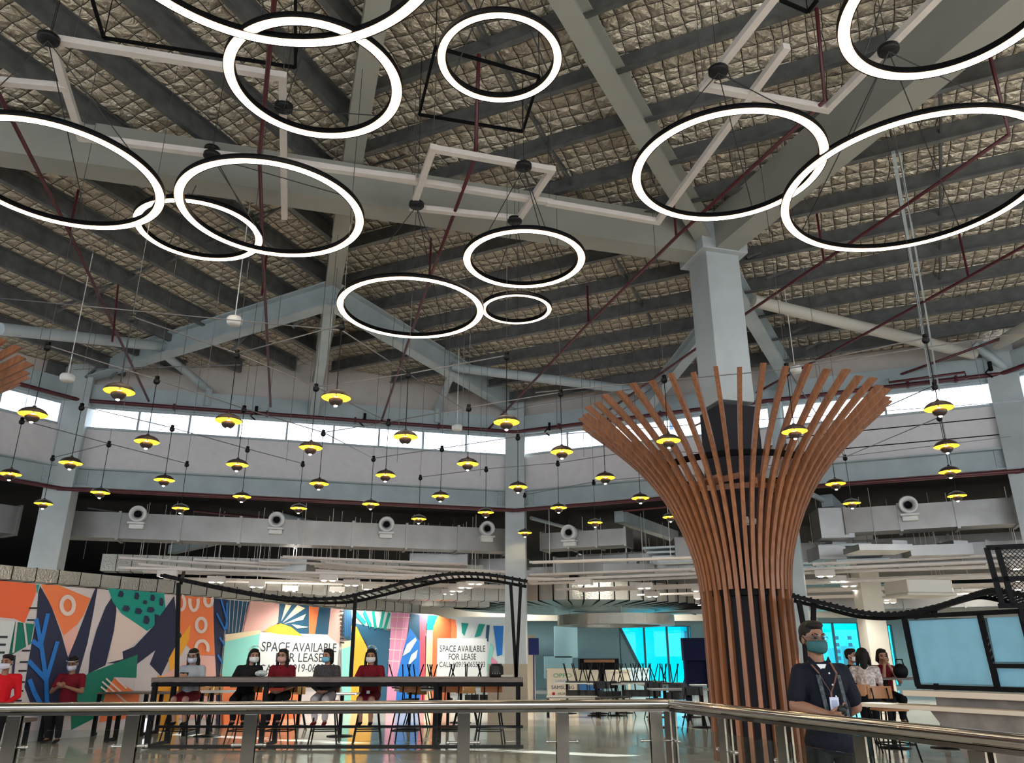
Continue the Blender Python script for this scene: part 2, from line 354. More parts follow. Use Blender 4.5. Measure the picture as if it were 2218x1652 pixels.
# ---------------- upper walls
WN = [0]; TN = [0]
def upper_wall(A, B, side, nmull, gapA=.22, gapB=.22, lines=False):
    d = (B-A).normalized(); n = V2(d.y, -d.x)
    if n.dot(V2(-1.7, 6.1)-A) < 0: n = -n
    ln = (B-A).length; ang = math.atan2(d.y, d.x); a = A+d*gapA; b_ = B-d*gapB; mid = (a+b_)/2; L_ = (b_-a).length
    # ring beam
    rb = MB(); rb.ibeam(at(a, 5.11), at(b_, 5.11), .3, .44, .03)
    for q, sg in ((a, 1), (b_, -1)):
        c = q+d*sg*.16+n*.02
        rb.box((c.x, c.y, 5.11), (.2, .03, .4), ang)
        for i in range(4):
            for j in (-1, 1): rb.box((c.x+d.x*.05*j+n.x*.02, c.y+d.y*.05*j+n.y*.02, 4.98+.085*i), (.03, .03, .03), ang)
    tag(rb.build('ring_beam', STEEL), 'blue-grey steel beam with bolted end plates under the %s white wall band' % side, 'beam')
    o = n*-.03; w_ = MB(); w_.box((mid.x+o.x, mid.y+o.y, 5.78), (L_, .14, .9), ang)
    if lines:
        w_.box((mid.x+n.x*.045, mid.y+n.y*.045, 5.98), (L_, .012, .02), ang, 1); w_.box((mid.x+n.x*.045, mid.y+n.y*.045, 5.62), (L_, .012, .02), ang, 1)
    struct(w_.build('wall_'+side, [WALLW, BLACK]))
    # window strip
    WN[0] += 1; fr = MB()
    for zz in (6.26, 6.76): fr.box((mid.x, mid.y, zz), (L_, .08, .05), ang)
    for i in range(nmull+1):
        c = a.lerp(b_, i/nmull); fr.box((c.x, c.y, 6.51), (.045, .09, .5), ang)
    f = struct(fr.build('window_%d' % WN[0], STEEL)); g = MB(); g.box((mid.x, mid.y, 6.51), (L_, .012, .5), ang); g.build('pane', GL_CLEAR, f)
    bd = MB(); bd.box((mid.x+n.x*.04, mid.y+n.y*.04, 7.03), (L_, .2, .48), ang); tag(bd.build('lintel_beam', STEEL), 'blue-grey steel lintel above the %s clerestory windows' % side, 'beam')
    # gable panel up to the roof
    K = 12; lo = [a.lerp(b_, i/K) for i in range(K+1)]; g = MB(); q = n*-.08
    pts = [at(p, 7.27) for p in (lo[0], lo[-1])]+[at(p, roofz(p)-.02) for p in lo[::-1]]
    g.poly([v+q for v in pts]); g.poly([v+q*2 for v in pts][::-1])
    g.box((mid.x+q.x, mid.y+q.y, 7.3), (L_, .12, .06), ang)
    struct(g.build('wall_'+side, WALLB))
    # red pipe along the wall with hangers
    rp = MB(); u = n*.22; rp.tube([at(A+u, 6.84), at(B+u, 6.84)], .045, 10); rp.tube([at(A+n*.3, 4.80), at(B+n*.3, 4.80)], .045, 10)
    for i in range(1, 5):
        c = A.lerp(B, i/5)+u; rp.box((c.x, c.y, 6.84), (.05, .13, .13), ang)
    tag(rp.build('sprinkler_main', RED), 'dark red sprinkler main running along the %s clerestory' % side, 'pipe')
upper_wall(Lc, Cc, 'back_left', 9); upper_wall(Cc, Mc, 'back', 5, gapB=.15); upper_wall(Mc, Rc, 'back_right', 2, gapA=.15, lines=True)
upper_wall(L2, Lc, 'left', 7); upper_wall(Rc, R2, 'right', 8); upper_wall(R2, R3, 'right_near', 8); upper_wall(L3, L2, 'left_near', 8); upper_wall(R3, L3, 'near', 16)
# extra red bits: wall brackets
for px, py, Y in ((790, 905, 18.3), (1190, 925, 18.7), (555, 890, 17.6), (2145, 795, 14.9)):
    p = PY(px, py, Y); b = MB(); b.tube([p, p+Vector((-.12, 0, -.12)), p+Vector((0, 0, -.22))], .02, 6); b.box((p.x, p.y, p.z+.02), (.06, .05, .2))
    tag(b.build('pipe_bracket', BLACK), 'black pipe bracket fixed above the clerestory windows', 'bracket', 'black brackets above the clerestory')
# sprinkler pipes across the roof
def pipe(pts, lab, r=.028):
    b = MB(); b.tube(pts, r, 8)
    for i in range(len(pts)-1):
        k = Vector(pts[i]).lerp(Vector(pts[i+1]), .5); b.box(k, (.05, .05, .09))
    return b, lab
def pipes(lines, drops, lab):
    b = MB(); b.tube(lines, .027, 8)
    for p, q in drops: b.tube([p, q], .02, 8)
    tag(b.build('sprinkler_pipe', RED), lab, 'pipe')
Z = 7.45
pipes([Pz(-40, 130, Z), Pz(150, 503, Z-.05), Pz(322, 868, 6.9)], [(Pz(150, 503, Z-.05), at(Pz(150, 503, Z), 8.2)), (PY(243, 740, 13.2), PY(258, 600, 13.2))], 'dark red sprinkler pipe slanting down the left of the roof')
pipes([Pz(596, -20, Z), Pz(562, 340, Z), Pz(570, 560, Z), Pz(586, 880, 6.88)], [(Pz(560, 330, Z), at(Pz(560, 330, Z), 9.0)), (Pz(567, 640, Z-.2), at(Pz(567, 640, Z-.2), 8.1))], 'dark red sprinkler pipe passing behind the overlapping rings at left')
pipes([Pz(1037, 118, 9.0), Pz(1030, 338, 7.55), Pz(932, 600, 7.5), Pz(825, 915, 6.88)], [(Pz(930, 605, 7.5), at(Pz(930, 605, 7.5), 8.3))], 'dark red sprinkler pipe dropping through the white square frame')
pipes([Pz(1765, -20, 9.2), Pz(1787, 218, 7.55), Pz(1465, 513, 7.5), Pz(1275, 700, 7.45), Pz(1052, 935, 6.88)], [(Pz(1465, 513, 7.5), at(Pz(1465, 513, 7.5), 8.5)), (Pz(1275, 700, 7.45), at(Pz(1275, 700, 7.45), 8.25))], 'dark red sprinkler pipe slanting past the slatted column to the middle wall')
pipes([Pz(2135, 85, 9.0), Pz(2186, 291, 7.55), Pz(1785, 565, 7.5), Pz(1600, 690, 7.4), Pz(1295, 905, 6.95)], [(Pz(1785, 568, 7.5), at(Pz(1785, 568, 7.5), 8.6))], 'dark red sprinkler pipe through the two overlapping rings at right')
pipes([Pz(2330, 470, 7.5), Pz(2098, 600, 7.45), Pz(1925, 695, 7.4), Pz(1500, 925, 6.9)], [(Pz(2098, 600, 7.45), at(Pz(2098, 600, 7.45), 8.4))], 'dark red sprinkler pipe across the right roof below the big ring')
pipes([Pz(2260, 700, 7.3), Pz(1925, 820, 7.1), PY(1926, 828, 15.2), PY(2090, 806, 14.7), PY(2093, 820, 14.7)], [], 'dark red hairpin pipe above the bright right-hand window')
# black square pipe frames high in the roof
for pts, lab in (([(908, 248), (1132, 285), (1168, 166), (943, 102)], 'black square frame of thin pipe behind the small top ring'),
                 ([(200, 0), (225, 82), (640, 146), (640, -10)], 'black pipe frame crossing the foil at top left'), ([(1690, 0), (1750, 26), (1770, 0)], 'black pipe corner at the top right')):
    q = [Pz(x, y, 8.35) for x, y in pts]; b = MB()
    for i in range(len(q) if len(q) == 4 and pts[0][0] == 908 else len(q)-1): b.bar(q[i], q[(i+1) % len(q)], .035, .035)
    for k in q: b.tube([k, at(k, roofz(k)-.05)], .006, 5)
    tag(b.build('overhead_conduit_loop', BLACK), lab, 'pipe')
# ---------------- slatted wooden tree around the column
def tree(c, lab, clab, n=24, full=True):
    root = empty('slatted_tree', (c.x, c.y, 0), 0, lab, 'sculpture')
    prof = [(0, .655), (1.2, .655), (2.28, .67), (2.75, .735), (3.25, .90), (3.7, 1.12), (4.15, 1.45), (4.55, 1.85), (4.82, 2.16), (5.0, 2.38)]
    def pr(z0, z1, k):
        out = []
        for i in range(k+1):
            z = z0+(z1-z0)*i/k
            for j in range(len(prof)-1):
                if prof[j][0] <= z <= prof[j+1][0]:
                    t = (z-prof[j][0])/(prof[j+1][0]-prof[j][0])
                    p0 = prof[max(0, j-1)]; p1 = prof[j]; p2 = prof[j+1]; p3 = prof[min(len(prof)-1, j+2)]
                    m1 = (p2[1]-p0[1])/max(.01, p2[0]-p0[0])*(p2[0]-p1[0]); m2 = (p3[1]-p1[1])/max(.01, p3[0]-p1[0])*(p2[0]-p1[0])
                    r = (2*t**3-3*t*t+1)*p1[1]+(t**3-2*t*t+t)*m1+(-2*t**3+3*t*t)*p2[1]+(t**3-t*t)*m2
                    out.append((z, r)); break
        return out
    for k in range(2*n):
        a = 2*PI*(k+.5)/(2*n); long_ = k % 2 == 0
        pts = pr(0.0 if long_ else 2.28, 5.0-(.03 if long_ else 0), 20 if long_ else 14); b = MB(); er = Vector((math.cos(a), math.sin(a), 0)); et = Vector((-er.y, er.x, 0))
        vs = []
        for i, (z, r) in enumerate(pts):
            j = min(i+1, len(pts)-1); h = max(0, i-1); tz = pts[j][0]-pts[h][0]; tr = pts[j][1]-pts[h][1]; l = math.hypot(tz, tr)
            no = er*(tz/l)-Vector((0, 0, 1))*(tr/l); P = er*r+Vector((0, 0, z))
            if i == len(pts)-1: no2 = no*1.0
            for s1, s2 in ((-1, 0), (1, 0), (1, -1), (-1, -1)): 
                q = P+et*s1*.029+no*s2*.085
                if i == len(pts)-1 and s2 == 0: q = q+(er*(tr/l)+Vector((0, 0, tz/l)))*.05
                vs.append(q)
        m = len(pts); fs = [(i*4+q, i*4+(q+1) % 4, i*4+4+(q+1) % 4, i*4+4+q) for i in range(m-1) for q in range(4)]+[(0, 1, 2, 3), (m*4-1, m*4-2, m*4-3, m*4-4)]
        b.add(vs, fs); b.build('long_slat' if long_ else 'short_slat', WOOD, root)
    r = MB(); r.lathe([(1.20, 4.10), (1.20, 4.18), (1.12, 4.18), (1.12, 4.10), (1.20, 4.10)], n=48, smooth=False); r.build('upper_ring', BLACK, root)
    r = MB()
    for k in range(8):
        a = 2*PI*k/8; a2 = a+PI/4; r.bar((1.05*math.cos(a), 1.05*math.sin(a), 3.75), (.42*math.cos(a2), .42*math.sin(a2), 3.98), .04, .09)
        r.bar((1.0*math.cos(a), 1.0*math.sin(a), 3.7), (1.0*math.cos(a2), 1.0*math.sin(a2), 3.7), .04, .08)
    r.build('star_brace', WOOD, root)
    r = MB(); r.lathe([(.60, 2.2), (.60, 2.28), (.50, 2.28), (.50, 2.2), (.60, 2.2)], n=36, smooth=False); r.build('lower_ring', BLACK, root)
    r = MB(); r.lathe([(.56, 0), (.56, .03), (.50, .03), (.50, 2.24), (0.001, 2.24)], n=8, smooth=False); r.build('core_drum', BCLAD, root)
    return root
cc = conc.build('concrete_column', COLGREY, bevel=.012); tag(cc, 'pale square concrete column rising out of the slatted wooden tree to the girders', 'column')
clad.build('black_cladding', BCLAD, cc)
tree(T, 'tall flaring tree of brown wooden slats wrapped round a black-clad column', '')
em = MB(); em.box((0, 0, 0), (.26, .08, .13)); 
for s_ in (-1, 1): em.lathe([(.001, -.06), (.045, -.06), (.05, -.02), (.03, 0)], (s_*.07, 0, 0), 14, 0, Matrix.Rotation(-PI/2, 3, 'X'))
e_ = em.build('emergency_light', CREAM); e_.location = PY(1622, 1129, 11.72); e_.rotation_euler = (0, 0, math.radians(18)); tag(e_, 'twin-head emergency light on the black cladding behind the wooden slats', 'lamp')
T2 = V2(-8.55, 8.6)
t2c = MB(); t2c.box((T2.x, T2.y, 4.2), (.62, .62, 8.4), Tang); tag(t2c.build('concrete_column', COLGREY), 'concrete column inside the slatted tree cut off by the left edge', 'column')
tree(T2, 'second slatted wooden tree whose tips just reach in at the left edge', '')
LEDE = mat('led_diffuser_edge', (1.0, .60, .34), .4, emit=1.6)
# ---------------- LED ring lights with canopies and wires
RINGS = [  # x, y, z, diameter, canopy pixel, label
 (-1.94, 6.20, 6.66, 1.7, (614, 236), 'thin ring light hanging behind the largest ring at the top left'),
 (-0.11, 5.54, 6.35, 1.1, None, 'small round ring light near the top centre, hanging alone'),
 (-2.92, 8.19, 6.44, 2.2, (459, 341), 'ring light left of centre whose left side crosses a smaller dimmer ring'),
 (-5.10, 7.45, 6.42, 2.2, (104, 88), 'ring light cut off by the left edge of the frame'),
 (-4.39, 9.55, 6.98, 1.7, None, 'small tilted-looking ring light between the left-edge ring and the next one'),
 (-1.53, 10.70, 6.31, 2.2, (902, 447), 'lowest wide ring light, touching a very small ring on its right'),
 (0.17, 9.65, 6.58, 1.7, (1134, 364), 'middle-sized ring light in the centre under the white square frame'),
 (0.07, 11.08, 6.49, 1.1, (1115, 481), 'smallest and most distant ring light, right of the lowest wide ring'),
 (2.51, 7.68, 6.69, 2.2, (1556, 158), 'ring light above the slatted column, interlocked with the huge right ring'),
 (4.82, 8.04, 6.66, 3.0, (1925, 112), 'huge ring light at the right edge above the bright window'),
 (3.62, 4.97, 6.40, 1.75, None, 'ring light cut off by the top right corner'),
 (-1.9, 4.2, 6.65, 3.0, None, 'largest ring light, cut off by the top edge left of centre')]
ZF = 7.53
for x, y, z, d, cp, lab in RINGS:
    root = empty('ring_light', (x, y, z), 0, lab, 'ceiling light', 'glowing ring lights hung from the roof')
    R = d/2; wd = .098 if d > 1.2 else .068
    h = MB(); h.lathe([(R-wd-.006, .0), (R-wd-.006, .062), (R+.006, .062), (R+.006, .0), (R, .0), (R, .055), (R-wd, .055), (R-wd, 0), (R-wd-.006, 0)], n=96); h.build('housing', BLACK, root)
    l = MB(); l.lathe([(R-wd+.009, -.001), (R-wd*.7, -.006), (R-wd*.3, -.006), (R-.009, -.001)], n=96); l.lathe([(R-wd-.004, .012), (R-wd+.009, -.001)], n=96, mi=1); l.lathe([(R-.009, -.001), (R+.004, .012)], n=96, mi=1); l.build('light_diffuser', [LED, LEDE], root)
    cpos = Pz(*cp, ZF-.06)-Vector((x, y, z)) if cp else Vector((0, 0, 1.35 if d > 1.2 else 1.2))
    for k in range(3 if d < 2.5 else 4):
        a = k*2*PI/(3 if d < 2.5 else 4)+.6+x; wr = MB(); wr.tube([cpos, Vector(((R-wd/2)*math.cos(a), (R-wd/2)*math.sin(a), .06))], .0065, 5); wr.build('suspension_cord', WIRE, root)
    top = roofz(V2(x+cpos.x, y+cpos.y))-z
    cn = MB(); cn.lathe([(.001, .0), (.105, .0), (.11, .01), (.11, .05), (.10, .06), (.001, .06)], cpos, 24)
    for k in range(6): cn.ell(cpos+Vector((.08*math.cos(k), .08*math.sin(k), -.002)), (.006,)*3, 6)
    cn.build('canopy', BLKP, root)
    w2 = MB(); w2.tube([cpos+Vector((0, 0, .06)), Vector((cpos.x, cpos.y, top))], .004, 5); w2.build('drop_cable', WIRE, root)
# ---------------- white suspended square frames
FZ = [0]
def frame(pts, lab, closed):
    q = [Pz(x, y, ZF) for x, y in pts]; b = MB(); n = len(q)
    for i in range(n if closed else n-1):
        a = q[i]; e = q[(i+1) % n]; t = (e-a).normalized()*.045; zo = Vector((0, 0, FZ[0])); FZ[0] += .0023; b.bar(a-t+zo, e+t+zo, .085, .075)
    r = b.build('suspended_frame', WHITEM); tag(r, lab, 'frame')
    for k in q: w_ = MB(); w_.tube([k+Vector((0, 0, .03)), at(k, roofz(k))], .005, 5); w_.build('hanger', WIREG, r)
frame([(938, 322), (1195, 368), (1124, 474), (894, 450)], 'white square frame hanging in the centre behind the ring lights', True)
frame([(-60, 172), (135, 190)], 'short white bar entering at the left edge under the roof', False)
frame([(108, 86), (612, 168), (616, 470)], 'white angular frame from the top left over the second ring', False)
frame([(108, 86), (176, 300), (892, 390)], 'white bar bent down and across toward the central square frame', False)
frame([(1190, 442), (1425, 482), (1700, 110), (1690, 113)][:3], 'white V-shaped frame bar rising behind the interlocked rings', False)
frame([(1700, -30), (1525, 192), (1792, 240), (2040, -10)], 'white angular frame at the top right above the interlocked rings', False)
frame([(210, 318), (610, 352), (1190, 442)][1:], 'white straight bar passing in front of the pale girder', False)
# ---------------- domed pendant lamps with yellow insides
PEN = [(258,848),(71,898),(495,912),(728,862),(1097,915),(318,957),(153,1003),(22,1027),(356,1040),(217,1067),(94,1091),(514,1007),(673,970),(878,947),(691,1048),(524,1076),(391,1101),(647,1101),(835,1030),(1013,1005),(803,1092),(907,1124),(954,1075),(1122,1055),(1052,1110),(1137,1154),(1217,979),(1311,1035),(1210,1100),(1387,1079),(1289,1132),(1448,955),(1721,935),(1452,1120),(1810,1048),(1845,1090),(2034,885),(2050,967),(2057,1022),(2073,1074)]
PL = ['at the upper left, largest of all, above the left window strip', 'near the left edge in front of the left-hand window', 'hanging in front of the second and third panes of the long window', 'large, in front of the grey lintel beam left of centre', 'large, just in front of the middle column top', 'on the white wall band below the largest lamp', 'directly in front of the left steel column', 'cut by the left edge of the picture', 'low on the white band, right of the left column', 'over the left end of the blue-grey beam', 'lowest at far left, in front of the left column', 'on the white band below the long window', 'just touching the lower edge of the long window', 'on the right part of the long window strip', 'on the lower part of the white band left of centre', 'over the blue-grey beam, second from the left column', 'in the dark opening above the leftmost air nozzle', 'over the bottom edge of the beam left of centre', 'on the white band, middle of the long wall', 'on the white band just left of the middle column', 'over the beam above the third air nozzle', 'in the dark gap above the duct, left of the middle column', 'on the upper edge of the beam left of the middle column', 'in front of the middle column at beam height', 'at the beam end plates left of the middle column', 'lowest and farthest, in front of the middle column shaft', 'in front of the short window right of the middle column', 'on the white band left of the slatted tree', 'on the beam just right of the middle column', 'on the beam touching the slatted tree on its left', 'in the gap above the air nozzle right of the middle column', 'seen through the left slats against the window', 'seen through the right slats against the window', 'low, half hidden by the left side of the slatted tree', 'on the beam just right of the slatted tree', 'below the beam, right of the slatted tree', 'top one of the column of four lamps at the right', 'second from the top in the column of four lamps at the right', 'third from the top in the column of four lamps at the right', 'bottom one of the column of four lamps at the right']
def make_pendant():
    root = empty('pendant_lamp', (0, 0, 0))
    dome = [(.195, 0), (.196, .006), (.186, .03), (.16, .06), (.12, .085), (.07, .103), (.03, .112), (.022, .135), (.001, .137)]
    b = MB(); b.lathe(dome, n=28); b.build('shade', SHADE, root)
    b = MB(); b.lathe([(.193, .002), (.182, .028), (.156, .057), (.117, .081), (.07, .098), (.001, .105)], n=28)
    b.build('enamel_lining', YEL, root)
    b = MB(); b.lathe([(.001, .005), (.05, .005), (.100, -.025), (.096, -.055), (.077, -.085), (.045, -.105), (.02, -.11)], n=24); b.tube([(0, 0, .0), (0, 0, .10)], .013, 8); b.build('lower_bowl', SHADE, root)
    b = MB(); b.lathe([(.024, .083), (.03, .09), (.02, .10)], n=12); b.build('bulb', BULB, root)
    b = MB(); b.ell((0, 0, -.112), (.026, .026, .014), 10); b.build('down_bulb', LAMPW, root)
    add_light('lamp_light', 'POINT', (0, 0, .046), 17, (1, .80, .45), root, .02)
    for ch in root.children:
        if ch.type == 'MESH': ch.data.transform(Matrix.Diagonal((.84, .84, .84, 1)))
    return root
pen = make_pendant(); BALLZ = 5.02; PB = []
for i, (px, py) in enumerate(PEN):
    q = Pz(px, py, 4.14); lab = 'yellow-lined pendant lamp '+PL[i]
    if i == 0: o = pen; o.location = q; tag(o, lab, 'lamp', 'bronze and yellow dome pendant lamps')
    else: o = dup(pen, q, 0.0, lab)
    c = MB(); c.tube([(0, 0, .105), (0, 0, BALLZ-4.14)], .006, 5); c.build('cord', WIRE, o)
    b = MB(); b.ell((0, 0, BALLZ-4.14), (.045, .045, .045), 12); b.lathe([(.03, .04), (.03, .075), (.001, .075)], (0, 0, BALLZ-4.14), 12); b.build('cord_ball', BLKP, o)
    c = MB(); c.tube([(0, 0, BALLZ-4.14+.07), (0, 0, roofz(q)-4.14-.05)], .004, 4); c.build('hanging_wire', WIREG, o)
    PB.append(Vector((q.x, q.y, BALLZ)))
for ch in [[6, 8, 15, 17], [7, 9, 16], [10, 9], [1, 5, 11, 14, 20], [0, 2, 12, 18], [20, 22, 23, 27, 31], [21, 24, 28, 29], [25, 30, 33], [14, 18, 19, 26], [12, 13, 4], [2, 3], [32, 34, 35], [36, 32], [37, 34], [38, 35], [29, 35]]:
    b = MB(); pts = [PB[i]+Vector((0, 0, .03)) for i in ch]
    for a, e in zip(pts[:-1], pts[1:]): b.bar(a, e, .012, .012)
    tag(b.build('spacer_wire', WIREG), 'thin taut wire tying the pendant cord balls together under the roof', 'wire', 'spacer wires between the pendant cords')
for i, (a, e) in enumerate([((-60, 640, 9.0), (738, 715, 9.0)), ((160, 800, 12), (520, 790, 9.9)), ((1090, 890, 17.5), (1440, 830, 10.9)), ((740, 715, 8.4), (1010, 890, 12.5)), ((1706, 798, 10), (2218, 720, 9)), ((1215, 940, 12), (2218, 868, 14)), ((1650, 1010, 14), (2190, 945, 14)), ((1160, 850, 12), (1700, 800, 10))]):
    b = MB(); b.bar(PY(*a), PY(*e), .011, .011); tag(b.build('spacer_wire', WIREG), 'long thin wire strung across the hall above the pendant lamps', 'wire', 'long wires strung across the hall')
# loose hanging wires
for i, (px, y0, y1, Y) in enumerate([(265, 560, 900, 12.5), (440, 380, 880, 11), (620, 700, 1000, 15), (860, 600, 1000, 13), (1000, 480, 980, 12), (1290, 420, 900, 13), (1420, 640, 900, 14), (1730, 650, 960, 14), (1790, 600, 960, 14), (1265, 720, 990, 15), (1040, 700, 1030, 15.5), (580, 700, 900, 14), (180, 260, 800, 11), (2130, 560, 860, 13), (970, 590, 900, 13), (1350, 560, 860, 14), (700, 450, 880, 12), (95, 420, 700, 11), (1600, 100, 400, 9.5), (1975, 150, 480, 8.5)]):
    p = PY(px, y1, Y); b = MB(); b.tube([p, (p.x, p.y, min(roofz(p)-.05, p.z+6))], .0045, 4); tag(b.build('hanging_wire', WIREG), 'loose thin steel wire hanging straight down from the roof', 'wire', 'loose steel wires hanging from the roof')
# smoke detectors / white drums
for px, py, Y, lab in [(508, 695, 11, 'white drum-shaped heat detector under the left tie beam'), (146, 818, 12.5, 'white drum-shaped heat detector above the left column'), (990, 926, 16.5, 'white drum-shaped detector above the long window right end'), (1722, 800, 13.6, 'white drum-shaped detector behind the right slats'), (2084, 325, 10.5, 'white round detector inside the huge right ring')]:
    p = PY(px, py, Y); b = MB(); b.lathe([(.001, -.06), (.10, -.06), (.115, -.03), (.12, .03), (.10, .06), (.03, .07), (.001, .07)], p, 20); b.tube([p, (p.x, p.y, roofz(p))], .008, 6)
    tag(b.build('heat_detector', SPK), lab, 'detector')
b = MB(); p = PY(1985, 600, 12.2)
b.bar(PY(1935, 330, 9.6), PY(2020, 845, 15.4), .05, .06); b.bar(PY(1948, 330, 9.6), PY(2034, 845, 15.4), .03, .03); tag(b.build('conduit', STEEL), 'twin galvanised conduit running down the right roof slope', 'pipe')
# ---------------- the low-ceilinged dining area beyond the octagon
cen = V2(-1.7, 6.1)
def outp(p, k=3.4): return cen+(p-cen)*k
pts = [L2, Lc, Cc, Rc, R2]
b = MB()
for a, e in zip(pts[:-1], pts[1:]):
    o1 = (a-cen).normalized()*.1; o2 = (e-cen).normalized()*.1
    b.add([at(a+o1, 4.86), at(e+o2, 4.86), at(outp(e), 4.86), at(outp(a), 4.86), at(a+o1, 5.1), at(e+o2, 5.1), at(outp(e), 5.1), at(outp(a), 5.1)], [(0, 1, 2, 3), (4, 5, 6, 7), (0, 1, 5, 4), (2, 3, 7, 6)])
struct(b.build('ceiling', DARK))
# dark slab beams under that ceiling
for i, (a, e, lab) in enumerate([(PY(640, 1075, 20.5), PY(380, 1140, 26), 'left'), (PY(1340, 1105, 19.6), PY(1460, 1145, 23), 'middle'), (PY(1790, 1075, 17.5), PY(1850, 1120, 21), 'right')]):
    b = MB(); a.z = 4.72; e.z = 4.72; b.bar(a, e, .25, .28); tag(b.build('ceiling_beam', STEEL), 'grey steel beam under the low dark ceiling at the '+lab, 'beam')
def far_wall(name, A, B, z0, z1, m, th=.15):
    b = MB(); d = B-A; mid = (A+B)/2; b.box((mid.x, mid.y, (z0+z1)/2), (d.length, th, z1-z0), math.atan2(d.y, d.x)); return struct(b.build(name, m))
# back wall with the cyan windows
YB = 40.0
X0, X1 = PY(1342, 1400, YB).x, PY(1497, 1400, YB).x; X2, X3 = PY(1715, 1400, YB).x, PY(1888, 1400, YB).x; X4, X5 = PY(1926, 1400, YB).x, PY(1936, 1400, YB).x
bw = MB()
for a, e, z0, z1 in ((-14, X0, 0, 4.9), (X1, X2, 0, 4.9), (X3, X4, 0, 4.9), (X5, 40, 0, 4.9), (X0, X1, 2.85, 4.9), (X2, X3, 3.0, 4.9), (X4, X5, 2.9, 4.9), (X0, X1, 0, .12), (X2, X3, 0, .12), (X4, X5, 0, .1)):
    bw.box(((a+e)/2, YB, (z0+z1)/2), (e-a, .25, z1-z0))
struct(bw.build('wall_far', TEALW))
def win(xa, xb, z0, z1, mull, n):
    f = MB(); 
    for k in mull: f.box((xa+(xb-xa)*k, YB-.02, (z0+z1)/2), (.09, .12, z1-z0))
    for z in (z0, z1): f.box(((xa+xb)/2, YB-.02, z), (xb-xa, .12, .09))
    if n == 7:
        a = Vector((xa, YB-.1, z1)); e = Vector((xa+1.0*(xb-xa)*.34, YB-.1, z0+.3)); f.bar(a, e, .12, .12); f.poly([a+Vector((0, .02, 0)), e+Vector((0, .02, 0)), Vector((e.x, YB-.08, z0)), Vector((xa, YB-.08, z0))], 1)
    o = struct(f.build('window_%d' % n, [mat('window_frame_dark', (.03, .12, .16), .4), TEALW])); g = MB(); g.box(((xa+xb)/2, YB, (z0+z1)/2), (xb-xa, .02, z1-z0)); g.build('pane', GL_CYAN, o)
win(X0, X1, .12, 2.85, (0, .35, .67, .97), 7); win(X2, X3, .12, 3.0, (0, .05, .54, .86), 8); win(X4, X5, .1, 2.9, (0, 1), 9)
far_wall('wall_far_left', V2(-34, 34), V2(-14, YB), 0, 4.9, mat('dark_wall', (.06, .06, .06), .8)); far_wall('wall_far_right', V2(26, YB), V2(38, 10), 0, 4.9, CREAM)
far_wall('wall_far_side', V2(-34, 34), V2(-38, 0), 0, 4.9, MATS['dark_wall'])
# tower blocks outside the tinted windows
tw = mat('tower_concrete', (.5, .52, .55), .8); twd = mat('tower_window', (.08, .12, .18), .3)
def tower(x, y, w_, h, lab, rows):
    b = MB(); b.box((x, y, h/2-12), (w_, 8, h+24)); nx = int(w_/2.2)
    for r in range(rows):
        for k in range(nx):
            b.box((x-w_/2+(k+.5)*w_/nx, y-4.02, -8+r*3.1), (w_/nx*.5, .1, 1.7), 0, 1)
            if k % 2: b.box((x-w_/2+(k+.5)*w_/nx, y-4.5, -9.4+r*3.1), (w_/nx*.7, 1, .3), 0, 0)
    tag(b.build('tower_block', [tw, twd]), lab, 'building')
p = PY(1390, 1400, 120); tower(p.x-3, 120, 17, 60, 'tall apartment tower filling the left of the far tinted window', 22)
p = PY(1448, 1400, 130); tower(p.x, 130, 6.5, 60, 'narrow tower section with balconies right of the apartment tower', 22)
p = PY(1808, 1405, 400); tower(p.x, 400, 4, 6, 'distant low tower seen through the window beside the standing man', 7)
p = PY(1836, 1405, 400); tower(p.x, 400, 4, 7, 'second distant low tower right of the first one behind the seated women', 7)
for px, Y, w_, h, lab in ((215, 60, 14, 21, 'pale building outside the left end of the long clerestory window'), (1290, 70, 12, 19.6, 'pale building outside the short clerestory window'), (25, 50, 12, 20, 'pale building outside the left wall window')):
    p = PY(px, 900, Y); b = MB(); b.box((p.x, Y, h/2), (w_, 6, h+8))
    for r in range(10):
        for k in range(6): b.box((p.x-w_/2+(k+.5)*w_/6, Y-3.02, 8+r*1.7), (w_/6*.5, .08, .9), 0, 1)
    tag(b.build('building', [mat('bright_render', (.8, .82, .85), .8), mat('louvre_grey', (.45, .52, .62), .6)]), lab, 'building')
